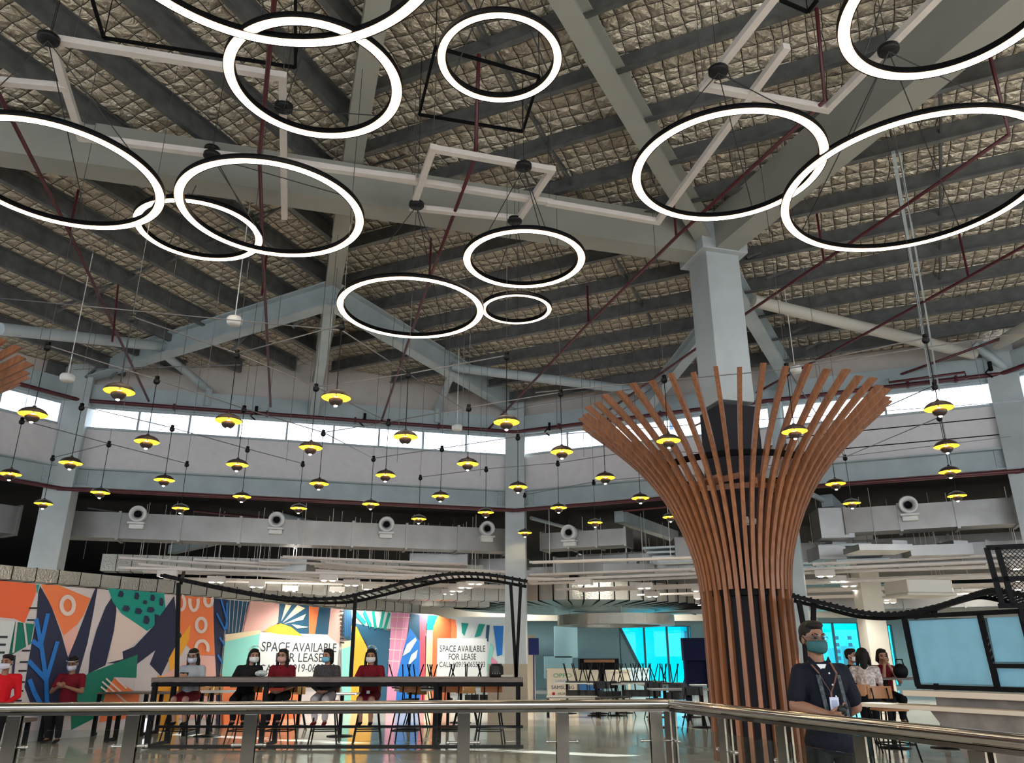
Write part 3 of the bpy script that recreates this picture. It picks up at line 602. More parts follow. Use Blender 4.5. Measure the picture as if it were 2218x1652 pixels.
# ---------------- ducts
def duct(A, B, z0, z1, dep, lab, nj=7, nozz=(), m=DUCT, foil=False, n_out=None):
    d = B-A; L_ = d.length; d = d/L_; ang = math.atan2(d.y, d.x); mid = (A+B)/2; b = MB()
    b.box((mid.x, mid.y, (z0+z1)/2), (L_, dep, z1-z0), ang)
    o = b.build('duct_body', m); o.name = 'air_duct'; tag(o, lab, 'duct')
    for i in range(nj+1):
        c = A.lerp(B, i/nj); j = MB(); j.box((c.x, c.y, (z0+z1)/2), (.012 if m is DFOIL else .06, dep+(.02 if m is DFOIL else .07), z1-z0+(.02 if m is DFOIL else .07)), ang); j.build('strap' if m is DFOIL else 'joint_flange', BLACK if m is DFOIL else m, o)
    for t in nozz:
        c = A+d*t; n = V2(d.y, -d.x)
        if n.dot(cen-c) < 0: n = -n
        c = c+n*(dep/2); zc = z1-.04; ns = .76
        b = MB(); M_ = n.to_track_quat('Z', 'Y').to_matrix()
        b.lathe([(r_*ns, z_*ns) for r_, z_ in [(.001, .02), (.09, .02), (.10, .16), (.15, .22), (.19, .30), (.235, .30), (.25, .26), (.25, .10), (.23, -.1)]], at(c, zc), 24, 0, M_)
        b.lathe([(r_*ns, z_*ns) for r_, z_ in [(.001, .225), (.095, .225), (.10, .24), (.09, .15)]], at(c, zc), 20, 1, M_)
        b.box(at(c+n*.10, zc-.21), (.36, .28, .04), ang); b.box(at(c+n*.05, zc-.28), (.30, .2, .09), ang)
        b.build('jet_nozzle', [SPK, BLACK], o)
    return o
nLC = V2((Cc-Lc).y, -(Cc-Lc).x).normalized(); dLC = (Cc-Lc).normalized(); dCR = (Rc-Cc).normalized(); nCR = V2(dCR.y, -dCR.x).normalized()
A1 = Lc-nLC*1.0; B1 = Cc-nLC*1.0
def tpos(px, py, A, d, n):    # distance along a duct line of a photo column
    q = onplane(px, py, (A.x, A.y, 4), n); return (V2(q.x, q.y)-A).dot(d)
duct(A1-dLC*.2, B1, 3.92, 4.50, .6, 'silver rectangular air duct with round nozzles left of the middle column', 8, [tpos(x, 1160, A1-dLC*.2, dLC, nLC) for x in (300, 597, 832, 1047)])
A2 = Cc-nCR*1.0+dCR*.4; B2 = Cc-nCR*1.0+dCR*2.6
duct(A2, B2, 3.95, 4.35, .6, 'short silver air duct with one nozzle right of the middle column', 3, [tpos(1245, 1180, A2, dCR, nCR)])
A3 = Cc-nCR*.9+dCR*7.6; B3 = Rc-nCR*.9+dCR*3
duct(A3, B3, 3.92, 4.45, .6, 'silver air duct with one nozzle right of the slatted tree', 6, [tpos(1970, 1130, A3, dCR, nCR)])
b = MB(); k = A3; b.box(at(k-dCR*.3, 4.15), (.7, .7, .65), math.atan2(dCR.y, dCR.x)+.3); tag(b.build('duct_elbow', DUCT), 'bulky silver duct elbow just right of the slatted tree', 'duct')
duct(L2.lerp(Lc, .1)-V2(-.8, .5)*0+V2(-1.2, .6), Lc+V2(-1.2, .4), 3.9, 4.5, .6, 'silver air duct left of the left column', 5)
# more duct runs deeper in, all hung under the dark ceiling
far = [(2.6, .05, 1.05, 3.35, 3.75, .5, 'B', 'foil-wrapped duct behind the long nozzle duct, upper run', DFOIL), (4.6, -.1, 1.1, 2.95, 3.35, .6, 'B', 'foil-wrapped duct behind the mural, lower run', DFOIL),
       (7.5, .0, 1.1, 2.95, 3.5, .7, 'B', 'deep foil duct far behind the mural', DFOIL)]
for off, s0, s1, z0, z1, dep, w_, lab, m_ in far:
    a = Lc-nLC*off+(Cc-Lc)*s0; e = Lc-nLC*off+(Cc-Lc)*s1; o = duct(a, e, z0, z1, dep, lab, 30, m=m_)
for off, s0, s1, z0, z1, dep, lab, m_ in [(2.4, .02, .62, 3.5, 3.9, .6, 'grey duct behind the short nozzle duct', DUCT), (2.3, .7, 1.5, 3.35, 3.75, .7, 'pale grey duct under the right nozzle duct', DUCT), (5.2, .0, 1.5, 3.7, 4.3, .8, 'wide grey duct deep in the dining area', DUCT), (9.5, .0, 1.5, 3.6, 4.2, .8, 'wide grey duct at the back of the dining area', DUCT), (14, -.2, 1.5, 3.0, 3.6, .9, 'long silver duct before the far wall', DUCT)]:
    a = Cc-nCR*off+(Rc-Cc)*s0; e = Cc-nCR*off+(Rc-Cc)*s1; duct(a, e, z0, z1, dep, lab, 10, m=m_)
for i, (px, py, Y, dx, dz) in enumerate([(1360, 1235, 20.5, 1.3, .25), (1085, 1225, 22, 1.6, .3), (950, 1215, 21, 1.5, .3), (1180, 1240, 22, 1.2, .22), (1440, 1215, 21, .9, .4), (1480, 1190, 19.5, .5, .5), (2030, 1195, 17, 1.2, .22), (1900, 1150+40, 16.5, 1.1, .12), (620, 1190+38, 20, 1.6, .3), (1790, 1200, 18, .6, .3)]):
    p = PY(px, py, Y); b = MB(); b.box(p, (dx, .8, dz), random.uniform(-.3, .3)); b.box(p+Vector((dx*.3, 0, dz*.5)), (.35, .5, .2), .2)
    b.tube([p, (p.x, p.y, 4.8)], .008, 5)
    tag(b.build('duct_branch', DUCT), 'silver branch duct box hung among the ceiling services of the dining area', 'duct', 'branch duct boxes in the dining area')
for i, (px, py, Y) in enumerate([(1835, 1180, 17.6), (1445, 1175+10, 19.3)]):
    p = PY(px, py, Y); b = MB()
    for k in range(4): b.box(p+Vector((.12*k, .2, -.11*k)), (1.1, .5, .05), -.3)
    for k in (-.5, .5): b.tube([p+Vector((k, .2, -.35)), (p.x+k, p.y+.2, 4.86)], .005, 5)
    tag(b.build('air_louvre', mat('louvre_pale', (.5, .58, .62), .4)), 'stepped pale louvre panel %s of the slatted tree' % ('right' if i == 0 else 'left'), 'vent')
# round foil duct ring with straps over the far tables
rc = V2(2.55, 30.4); rr = 4.7; b = MB(); b.lathe([(rr, 3.12), (rr, 3.68), (rr-.7, 3.68), (rr-.7, 3.12), (rr, 3.12)], at(rc, 0), 48, smooth=False)
rd = tag(b.build('round_duct', DFOIL), 'big curved foil-wrapped ring duct hanging over the far tables', 'duct')
for k in range(30):
    a = PI+PI*(k+.5)/30; b = MB(); q = at(rc+V2(math.cos(a), math.sin(a))*(rr+.03), 0); q2 = at(rc+V2(math.cos(a), math.sin(a))*(rr-1.9), 0)
    b.tube([at(q, 3.75), at(q, 3.1), at(q2, 3.03)], .022, 5); b.build('strap', BLACK, rd)
b = MB(); b.lathe([(rr-.05, 3.12), (rr-1.6, 3.02), (.3, 3.0)], at(rc, 0), 40); tag(b.build('ceiling_dish', mat('dish_metal', (.35, .50, .54), .3, .6)), 'shallow pale dish ceiling inside the curved foil duct', 'ceiling panel')
b = MB(); q = rc+V2(1.2, -1); b.lathe([(2.1, 2.45), (2.1, 2.80), (1.6, 2.80), (1.6, 2.45), (2.1, 2.45)], at(q, 0), 32, smooth=False); [b.tube([at(q+V2(1.85*math.cos(k), 1.85*math.sin(k)), 2.8), at(q+V2(1.85*math.cos(k), 1.85*math.sin(k)), 4.86)], .012, 5) for k in (.5, 2.6, 4.7)]; tag(b.build('round_duct', DFOIL), 'smaller curved foil duct below the big ring duct', 'duct')
b = MB(); b.box((2.5, 36, 3.45), (22, .4, 1.1)); struct(b.build('trim_1', CREAM)); b = MB(); b.box((19, 33, 3.5), (14, .4, 1.2)); struct(b.build('trim_2', CREAM))
# cable trays and twin spot boxes
def tray(a, e, lab):
    b = MB(); d = (e-a).normalized()
    for s_ in (-1, 1): b.bar(a+V2(-d.y, d.x)*.09*s_, e+V2(-d.y, d.x)*.09*s_, .03, .05)
    n = int((e-a).length/.8)
    for i in range(n): 
        c = a.lerp(e, (i+.5)/n); b.bar(c-V2(-d.y, d.x)*.09, c+V2(-d.y, d.x)*.09, .03, .02)
    for i in range(0, n, 3): c = a.lerp(e, (i+.5)/n); b.tube([c, (c.x, c.y, 4.8)], .007, 4)
    tag(b.build('cable_tray', WHITEM), lab, 'cable tray', 'pale cable trays under the low ceiling')
def spotbox(p, rz, lab, light=True, kk=[0]):
    b = MB(); b.box((0, 0, 0), (.42, .22, .14)); b.tube([(0, 0, .05), (0, 0, 4.86-p.z)], .008, 5); o = b.build('spotlight_box', WHITEM); o.location = p; o.rotation_euler = (0, 0, rz); tag(o, lab, 'lamp', 'twin spotlight boxes under the low ceiling')
    for s_ in (-1, 1): g = MB(); g.lathe([(.001, -.085), (.05, -.085), (.07, -.065)], (s_*.1, 0, 0), 12); g.build('lamp_lens', LAMPW, o)
    kk[0] += 1
    if light: add_light('box_light', 'SPOT', (0, 0, -.1), 200, (1, .93, .8), o, .06, 2.4)
zt_ = 3.28
for i in range(7):
    a = Lc-nLC*(.9+1.15*i)+(Cc-Lc)*(.12+.03*i); e = a+(Cc-Lc)*(1.0-.04*i)
    tray(at(a, zt_+.04*(i % 2)), at(e, zt_+.04*(i % 2)), 'pale cable tray running above the mural in the low ceiling')
    for t in ((.1+.07*i) % .4, .45+.05*(i % 3), .8):
        q = a.lerp(e, t); spotbox(at(q, zt_-.1), math.atan2(dLC.y, dLC.x), 'pale twin spotlight box on a tray above the mural side', light=(i % 2 == 0))
for i in range(8):
    a = Cc-nCR*(1.6+1.5*i)+(Rc-Cc)*(-.1+.02*i); e = a+(Rc-Cc)*1.75
    tray(at(a, zt_+.06*(i % 2)), at(e, zt_+.06*(i % 2)), 'pale cable tray running behind the slatted tree in the low ceiling')
    for t in (.12+.05*(i % 3), .42, .62+.04*(i % 2), .85):
        q = a.lerp(e, t); spotbox(at(q, zt_-.1), math.atan2(dCR.y, dCR.x), 'pale twin spotlight box on a tray in the dining area', light=(i % 2 == 0))
for i, (x, y) in enumerate([(-6, 22), (-3, 30), (0, 35), (6, 34), (3, 24), (10, 30), (15, 25), (17, 34)]): add_light('downlight', 'SPOT', (x, y, 4.7), 500, (1, .95, .85), None, .1, 2.6)
# thin hanging rods below the dark ceiling
for i in range(46):
    px = 200+i*41+random.uniform(-10, 10)
    if 1480 < px < 1760: continue
    Y = random.uniform(19.5, 24) if px < 1500 else random.uniform(17.5, 24)
    p = PY(px, 1150, Y); b = MB(); b.tube([(p.x, p.y, 3.7), (p.x, p.y, 4.85)], .009, 4); tag(b.build('hanging_rod', WIREG), 'thin steel rod hanging from the low dark ceiling to the ducts', 'rod', 'threaded rods under the low ceiling')
# foil duct right over the mural, more trays and pipes
Aq = V2(-8.85, 13.65)+V2(-.87, .49)*.7; Bq = V2(-2.13, 25.6)+V2(-.87, .49)*.7
duct(Aq-(Bq-Aq)*.12, Bq-(Bq-Aq)*.05, 2.68, 2.92, .45, 'foil-wrapped duct with black straps running just over the mural', 34, m=DFOIL)
for i, (a, e) in enumerate([((258, 1208, 18.2), (1010, 1256, 21.5)), ((420, 1212, 18.7), (1090, 1250, 22)), ((560, 1216, 19.1), (1095, 1238, 21)), ((700, 1218, 19), (1095, 1262, 23)), ((610, 1206, 18), (1000, 1222, 20.5)), ((300, 1222, 18.3), (760, 1262, 20))]):
    tray(PY(*a), PY(*e), 'pale cable tray slanting across above the mural')
for i, (a, e) in enumerate([((1760, 1222, 18), (2218, 1200, 16.6)), ((1760, 1240, 19), (2140, 1228, 17)), ((1770, 1262, 20), (2150, 1248, 17.5)), ((1150, 1218, 19), (1500, 1208, 17.5)), ((1150, 1245, 21), (1510, 1232, 19))]):
    tray(PY(*a), PY(*e), 'pale cable tray slanting across behind the slatted tree')
for i, (a, e, m_, r_) in enumerate([((420, 1095, 19), (1010, 1168, 22), RED, .03), ((140, 1110, 17.5), (520, 1160, 20), RED, .03), ((190, 1100, 18), (560, 1150, 21), WIREG, .02), ((1150, 1110, 20), (1330, 1165, 24), STEEL, .05), ((600, 1100, 19.5), (740, 1120, 22), STEEL, .08), ((1760, 1050+20, 17), (1900, 1140, 21), STEEL, .06), ((1350, 1100, 19), (1500, 1092, 18), RED, .03)]):
    a = PY(*a); e = PY(*e); a.z = min(a.z, 4.75); e.z = min(e.z, 4.75); b = MB(); b.tube([a, e], r_, 8); tag(b.build('service_pipe', m_), 'pipe crossing in the dark space under the low ceiling, behind the duct with nozzles', 'pipe', 'service pipes under the low ceiling')
# air conditioning cassette
p = PY(1990, 1290, 15.5); b = MB(); b.box(p, (1.0, .9, .05), .1); b.box(p+Vector((0, .0, .15)), (.9, .8, .25), .1); tag(b.build('ceiling_cassette', CREAM, bevel=.03), 'square cream ceiling air unit above the right wavy canopy', 'air conditioner')
# ---------------- mural hoarding, traced onto its own plane
MA = Vector((-8.85, 13.65, 0)); MBp = Vector((-2.13, 25.6, 0)); md = (MBp-MA).normalized(); mn = Vector((md.y, -md.x, 0))
def c1(p): return (p[0]/3.655, 1200+p[1]/3.655)
def c2(p): return (450+p[0]/3.1686, 1200+p[1]/3.1686)
COL = dict(w=(.58, .54, .57), or_=(.78, .13, .045), or2=(.80, .20, .07), nv=(.012, .018, .06), te=(.0, .27, .23), gr=(.0, .17, .12), bl=(.01, .16, .55), pk=(.74, .42, .38), ye=(.80, .38, .03), cr=(.74, .62, .42), aq=(.22, .60, .55), dt=(.008, .07, .14), pi=(.62, .25, .42), bk=(.01, .01, .012), lg=(.55, .66, .68), cri=(.6, .09, .14), lw=(.70, .58, .55))
CK = list(COL); CM = [mat('mural_'+k, COL[k], .65) for k in CK]; CI = {k: i for i, k in enumerate(CK)}
class Mural:
    def __init__(s, A, n): s.A = A; s.n = n; s.b = MB(); s.k = 0
    def put(s, pts, col, f, off=None):
        s.k += 1; o = off if off is not None else s.k*.0006
        q = []
        for p in pts:
            v = onplane(*f(p), s.A, s.n)+s.n*(.01+o); v.z = max(v.z, .004); q.append(v)
        # triangulate concave outline
        fs = tess(q, s.n); s.b.add(q, fs, CI[col])
    def stroke(s, pts, wd, col, f):
        q = [onplane(*f(p), s.A, s.n) for p in pts]; s.k += 1
        for a, e in zip(q[:-1], q[1:]):
            t = (e-a).normalized(); u = t.cross(s.n)*wd/2; o = s.n*(.01+s.k*.0006)
            v = [a-u+o-t*wd*.3, a+u+o-t*wd*.3, e+u+o+t*wd*.3, e-u+o+t*wd*.3]
            s.b.add(v, [(0, 1, 2, 3)], CI[col])
    def ring(s, c, rx, ry, wd, col, f, a0=0, a1=360, n=20):
        s.k += 1; vs = []; fs = []
        for i in range(n+1):
            a = math.radians(a0+(a1-a0)*i/n)
            for k in (1, -1):
                vs.append(onplane(*f((c[0]+(rx+k*wd/2)*math.cos(a), c[1]+(ry+k*wd/2)*math.sin(a))), s.A, s.n)+s.n*(.01+s.k*.0006))
        for i in range(n): fs.append((2*i, 2*i+1, 2*i+3, 2*i+2))
        s.b.add(vs, fs, CI[col])
def tess(q, n):
    from mathutils.geometry import tessellate_polygon
    return [tuple(t) for t in tessellate_polygon([q])]
mu = Mural(MA, mn)
ext = [(-300, 190), (0, 210), (300, 235), (600, 262), (900, 285), (1370, 325), (1700, 348), (2193, 392)]
def to1(p): return c1(p)
base = [c1(p) for p in ext]+[c2(p) for p in [(480, 340), (700, 358), (900, 378), (985, 385), (1250, 398), (1560, 415), (1655, 448)]]
idf = lambda p: p
top = [onplane(*p, MA, mn) for p in base]
w_ = MB(); vs = []
for p in top: vs += [p-mn*.04, Vector((p.x, p.y, 0))-mn*.04, p+mn*.008, Vector((p.x, p.y, 0))+mn*.008]
for i in range(len(top)-1):
    j = 4*i; k = j+4; w_.add([vs[j], vs[j+1], vs[k], vs[k+1], vs[j+2], vs[j+3], vs[k+2], vs[k+3]], [(0, 2, 3, 1), (4, 5, 7, 6), (0, 4, 6, 2)], CI['w'])
mu.b = w_
D = [('or_', [(-300, 190), (0, 210), (280, 235), (285, 300), (235, 440), (190, 545), (110, 510), (0, 500), (-300, 490)]), ('gr', [(110, 530), (190, 545), (268, 552), (240, 710), (65, 810), (95, 640)]),
 ('te', [(280, 240), (312, 240), (290, 315)]), ('nv', [(315, 250), (400, 400), (480, 620), (530, 800), (580, 900), (560, 1190), (300, 1250), (240, 1190), (190, 1050), (230, 800), (285, 500), (300, 300)]),
 ('or2', [(320, 240), (460, 245), (715, 350), (660, 480), (600, 570), (500, 645), (420, 450)]), ('pk', [(495, 650), (600, 560), (625, 640), (535, 812)]),
 ('nv', [(770, 262), (740, 440), (690, 700), (610, 980), (560, 1000), (530, 830), (600, 660), (680, 450), (750, 268)]), ('nv', [(910, 295), (918, 450), (900, 600), (840, 850), (830, 880), (695, 945), (710, 780), (760, 600), (830, 420)]),
 ('lw', [(920, 450), (1170, 605), (1020, 740), (1000, 900), (850, 850), (900, 600)]), ('te', [(850, 268), (1295, 310), (1308, 430), (1225, 560), (1160, 608), (960, 470), (890, 380)]),
 ('nv', [(1375, 330), (1385, 420), (1400, 600), (1440, 640), (1370, 760), (1270, 965), (1180, 870), (1225, 760), (1080, 870), (840, 862), (970, 830), (965, 770), (1060, 730), (1220, 560), (1220, 470), (1260, 490)]),
 ('w', [(1225, 760), (1180, 870), (1245, 940), (1245, 1400), (1000, 1400), (1080, 880)]), ('gr', [(1085, 795), (1075, 978), (900, 972), (850, 1090), (820, 1260), (560, 1390), (560, 1190), (610, 1000), (700, 940)]),
 ('or2', [(900, 980), (1020, 1060), (1100, 1110), (1090, 1190), (1000, 1300), (780, 1330), (800, 1200), (840, 1070)]), ('or2', [(1425, 325), (1680, 347), (1695, 800), (1560, 800), (1450, 700), (1420, 600), (1400, 560), (1395, 440)]),
 ('ye', [(1505, 555), (1490, 680), (1390, 870), (1340, 945), (1330, 830), (1410, 680)]), ('pk', [(1500, 800), (1695, 805), (1722, 960), (1722, 1300), (1350, 1300), (1280, 960), (1450, 860)]),
 ('ye', [(1240, 960), (1420, 990), (1400, 1400), (1240, 1400)]), ('nv', [(1685, 347), (1800, 360), (1735, 950), (1730, 1400), (1700, 1400), (1705, 950), (1690, 600)]),
 ('dt', [(1800, 360), (1970, 376), (1900, 622), (1780, 632)]), ('pk', [(1970, 376), (2193, 392), (2193, 560), (1910, 600)]), ('or2', [(1735, 950), (2193, 950), (2193, 1500), (1735, 1450)])]
for c, p in D: mu.put(p, c, c1)
for ys in (425, 520, 762, 852, 922, 1010, 1080, 1157): 
    xr = 290-(ys-425)*.17; mu.put([(xr-65, ys-6), (xr, ys-6), (xr-2, ys+8), (xr-67, ys+8)], 'bk', c1)
mu.put([(95, 800), (118, 800), (100, 1000), (85, 1000)], 'nv', c1)
for a, e in (((125, 535), (98, 775)), ((185, 545), (207, 735))): mu.stroke([a, e], .035, 'w', c1)
for p in ([(365, 1190), (358, 1000), (322, 740), (280, 520)], [(320, 700), (370, 480)], [(360, 990), (445, 700)], [(355, 990), (225, 850)], [(310, 730), (255, 690)], [(315, 1190), (265, 1100), (228, 1000)]): mu.stroke(p, .075, 'bl', c1)
mu.ring((527, 405), 50, 68, 32, 'lw', c1)
for x, y, rx, ry in [(950, 315, 22, 26), (1075, 330, 20, 28), (1200, 345, 20, 26), (1270, 378, 18, 34), (1140, 380, 18, 16), (990, 430, 30, 24), (1088, 450, 30, 24), (1185, 440, 30, 22), (1150, 520, 26, 34), (1240, 505, 16, 26)]:
    mu.put([(x-rx, y+ry*.6), (x-rx*.6, y-ry), (x+rx*.5, y-ry*.9), (x+rx, y), (x+rx*.5, y+ry), (x-rx*.3, y+ry*.9)], 'nv', c1)
for c, rx, ry, a0, a1 in (((1583, 560), 38, 54, 0, 360), ((1525, 375), 33, 70, -20, 200), ((1425, 385), 26, 55, -80, 110), ((1640, 365), 30, 45, -30, 210), ((1588, 745), 48, 60, 170, 385)): mu.ring(c, rx, ry, 26, 'lw', c1, a0, a1)
for p in ([(800, 1010), (1000, 1180)], [(830, 985), (960, 1100)], [(790, 1050), (840, 1090)], [(770, 1160), (830, 1195)], [(910, 985), (990, 1060)]): mu.stroke(p, .03, 'lw', c1)
for p in ([(1740, 360), (1785, 520), (1770, 600)], [(1785, 390), (1785, 590)], [(1705, 470), (1765, 590)], [(1730, 660), (1765, 720)], [(1715, 800), (1748, 860)]): mu.stroke(p, .04, 'bl', c1)
for i in range(5): mu.stroke([(1810+i*34, 365), (1800+i*26, 620)], .012, 'lw', c1)
for i in range(6): mu.stroke([(1990+i*36, 385), (1935+i*45, 590)], .014, 'or_', c1)
D2 = [('pk', [(285, 320), (480, 340), (470, 470), (370, 530), (230, 530)]), ('dt', [(480, 340), (682, 356), (690, 560), (600, 540), (470, 470)]), ('cr', [(110, 550), (345, 520), (370, 548), (345, 560), (105, 605)]),
 ('aq', [(105, 600), (345, 545), (345, 1100), (85, 1000), (85, 820)]), ('or2', [(85, 900), (620, 900), (620, 1250), (85, 1250)]), ('or2', [(682, 358), (752, 364), (725, 560), (682, 560)]), ('dt', [(752, 364), (832, 370), (812, 560), (722, 560)]),
 ('pk', [(832, 370), (915, 380), (890, 620), (812, 560)]), ('ye', [(370, 530), (420, 495), (490, 475), (560, 500), (640, 562), (470, 548)]), ('dt', [(920, 380), (978, 384), (972, 600), (905, 560)]),
 ('cr', [(905, 600), (972, 590), (970, 640), (905, 660)]), ('aq', [(905, 650), (970, 630), (970, 1100), (905, 1100)]), ('lg', [(975, 386), (1250, 400), (1240, 512), (980, 482)]), ('dt', [(990, 470), (1245, 530), (1220, 820), (1215, 1150), (1110, 1100), (1120, 820), (1080, 620)]),
 ('ye', [(970, 490), (1010, 500), (1080, 640), (1125, 830), (1125, 1100), (970, 1100)]), ('pi', [(1250, 400), (1375, 407), (1355, 560), (1290, 820), (1280, 1150), (1205, 1150)]), ('dt', [(1375, 407), (1442, 413), (1445, 600), (1350, 610)]),
 ('bl', [(1375, 505), (1445, 600), (1442, 1150), (1270, 1150), (1290, 820), (1340, 620)]), ('cri', [(1442, 413), (1497, 418), (1480, 560), (1475, 1150), (1440, 1150)]), ('te', [(1497, 418), (1568, 420), (1540, 522), (1490, 515)]),
 ('cr', [(1490, 520), (1532, 522), (1520, 1150), (1472, 1150)]), ('or2', [(1568, 420), (1655, 450), (1655, 1150), (1515, 1150), (1535, 500)])]
for c, p in D2: mu.put(p, c, c2)
for p in ([(490, 460), (520, 345), (560, 350)], [(500, 470), (600, 350), (655, 370)], [(510, 478), (660, 410), (640, 450)], [(560, 480), (680, 500), (600, 510)]): mu.put(p, 'cr', c2)
for i in range(9): mu.put([(893, 385+i*27), (922, 387+i*27), (921, 397+i*27), (892, 395+i*27)], 'bk', c2)
for p in ([(1000, 400), (1060, 470)], [(1060, 400), (1100, 490)], [(1120, 400), (1135, 500)], [(1190, 400), (1170, 500)], [(1230, 410), (1200, 510)]): mu.stroke(p, .12, 'te', c2)
for i in range(5): mu.stroke([(1245-i*6, 430+i*75), (1372-i*18, 435+i*75)], .02, 'lw', c2)
for i in range(2): mu.stroke([(1290+i*45, 402), (1245+i*42, 815)], .02, 'lw', c2)
mu.put([(1320, 700), (1350, 620), (1410, 570), (1418, 590), (1370, 670)], 'lg', c2); mu.put([(1360, 750), (1380, 690), (1425, 655), (1415, 710), (1370, 755)], 'lg', c2)
for i in range(4): mu.stroke([(930+i*12, 390), (925+i*14, 560)], .015, 'bl', c2)
tag(mu.b.build('mural_hoarding', CM), 'long hoarding wall painted with colourful abstract leaves and shapes', 'mural')
# short facet of the mural at its far end
FA = onplane(*c2((1658, 450)), MA, mn); FA.z = 0; fd = V2(math.cos(math.radians(12)), math.sin(math.radians(12))); fn = Vector((fd.y, -fd.x, 0)); FB = onplane(1098, 1400, FA, fn); FB.z = 0
m2 = Mural(FA, fn); m2.b = MB(); mid = (FA+FB)/2; m2.b.box((mid.x+fn.x*-.04, mid.y+fn.y*-.04, 1.3), ((FB-FA).length, .08, 2.6), math.atan2(fd.y, fd.x), CI['lg'])
for c, p in [('or2', [(1658, 440), (1700, 450), (1708, 500), (1700, 900), (1658, 900)]), ('te', [(1740, 470), (1790, 475), (1760, 560), (1745, 540)]), ('lg', [(1790, 475), (1860, 480), (1800, 570)]), ('te', [(1860, 478), (1905, 480), (1870, 560), (1830, 570)]), ('bl', [(1960, 490), (2030, 492), (2020, 690), (1985, 700)]), ('dt', [(1915, 485), (1935, 488), (1925, 600), (1905, 590)]), ('pi', [(1930, 680), (1990, 740), (1990, 1100), (1915, 1100)]), ('aq', [(1940, 600), (1960, 640), (1930, 800), (1910, 800)])]: m2.put(p, c, c2)
tag(m2.b.build('mural_hoarding', CM), 'short far section of painted hoarding beside the middle column', 'mural')
# lease banners
def banner(P4, lines, A, n, lab, off):
    q = [onplane(*p, A, n)+n*off for p in P4]; d = (q[1]-q[0]); wd = d.length; d = Vector((d.x, d.y, 0)).normalized(); up = Vector((0, 0, 1))
    z1 = max(q[0].z, q[1].z); z0 = min(q[2].z, q[3].z); o = Vector((q[0].x, q[0].y, 0)); b = MB()
    vs = [at(o, z0), at(o+d*wd, z0), at(o+d*wd, z1), at(o, z1)]; b.add(vs+[v-n*.01 for v in vs], [(0, 1, 2, 3), (7, 6, 5, 4), (0, 4, 5, 1), (2, 6, 7, 3), (0, 3, 7, 4), (1, 2, 6, 5)])
    r = tag(b.build('lease_banner', mat('banner_white', (.60, .65, .68), .5)), lab, 'banner')
    for tx, cx, zc, h, tw_ in lines:
        R_ = Matrix(((d.x, 0, n.x, 0), (d.y, 0, n.y, 0), (0, 1, 0, 0), (0, 0, 0, 1)))
        pxm = (P4[0][0]+P4[1][0])/2; zb = onplane(pxm, zc, A, n).z; h = (onplane(pxm, zc-h, A, n).z-zb)/.70
        pos = at(o+d*(wd*cx), zb)+n*.004
        t = text_mesh('lettering', tx, Matrix.Identity(4), h, mat('letter_grey', (.025, .03, .04), .6), None)
        xs = [v.co.x for v in t.data.vertices]; w0 = max(xs)-min(xs); mx = (max(xs)+min(xs))/2
        t.data.transform(Matrix.Translation(pos) @ R_ @ Matrix.Diagonal((wd*tw_/w0, 1, 1, 1)) @ Matrix.Translation((-mx, 0, 0))); t.parent = r
banner([c2((345, 535)), c2((893, 560)), c2((893, 900)), c2((345, 900))], [('SPACE AVAILABLE', .50, 1411, 20, .93), ('FOR LEASE', .50, 1433, 19, .58), ('CALL #0919-0655293', .50, 1455, 17, .93)], MA, mn, 'white SPACE AVAILABLE FOR LEASE banner behind the seated women', .06)
pA = onplane(*c2((1570, 600)), MA, mn); bn = Vector((fd.y, -fd.x, 0))
banner([c2((1568, 577)), c2((1912, 585)), c2((1912, 860)), c2((1568, 860))], [('SPACE AVAILABLE', .52, 1411, 13.5, .90), ('FOR LEASE', .52, 1428, 13, .54), ('CALL #0919-0655293', .52, 1444, 11.5, .90)], pA, bn, 'small pale SPACE AVAILABLE banner at the far corner of the mural', .08)
p = onplane(*c1((0, 700)), MA, mn); R_ = Matrix(((md.x, 0, mn.x, 0), (md.y, 0, mn.y, 0), (0, 1, 0, 0), (0, 0, 0, 1)))
a = onplane(*c1((-700, 520)), MA, mn); e = onplane(*c1((105, 520)), MA, mn)
b = MB(); vs = [at(a, .9), at(e, .9), at(e, 1.95), at(a, 1.95)]; b.add([v+mn*.07 for v in vs], [(0, 1, 2, 3)]); b.add([v+mn*.06 for v in vs], [(3, 2, 1, 0)]); r = tag(b.build('lease_banner', MATS['banner_white']), 'edge of a white lease banner at the left border of the photo', 'banner')
pe = onplane(*c1((40, 690)), MA, mn)+mn*.08; text_mesh('lettering', 'FOR LEASE', Matrix.Translation(at(pe, 1.42)) @ R_, .42, MATS['letter_grey'], r, 1.0, 'RIGHT')
for px, Y in ((155, 1280), ):
    p = PY(60, 1300, 17); b = MB(); b.box((p.x-1, p.y+2, 3.0), (3, .1, .4), 1.0); tag(b.build('bulkhead_panel', mat('drab_panel', (.10, .09, .08), .8)), 'drab bulkhead panel above the left part of the mural', 'panel')
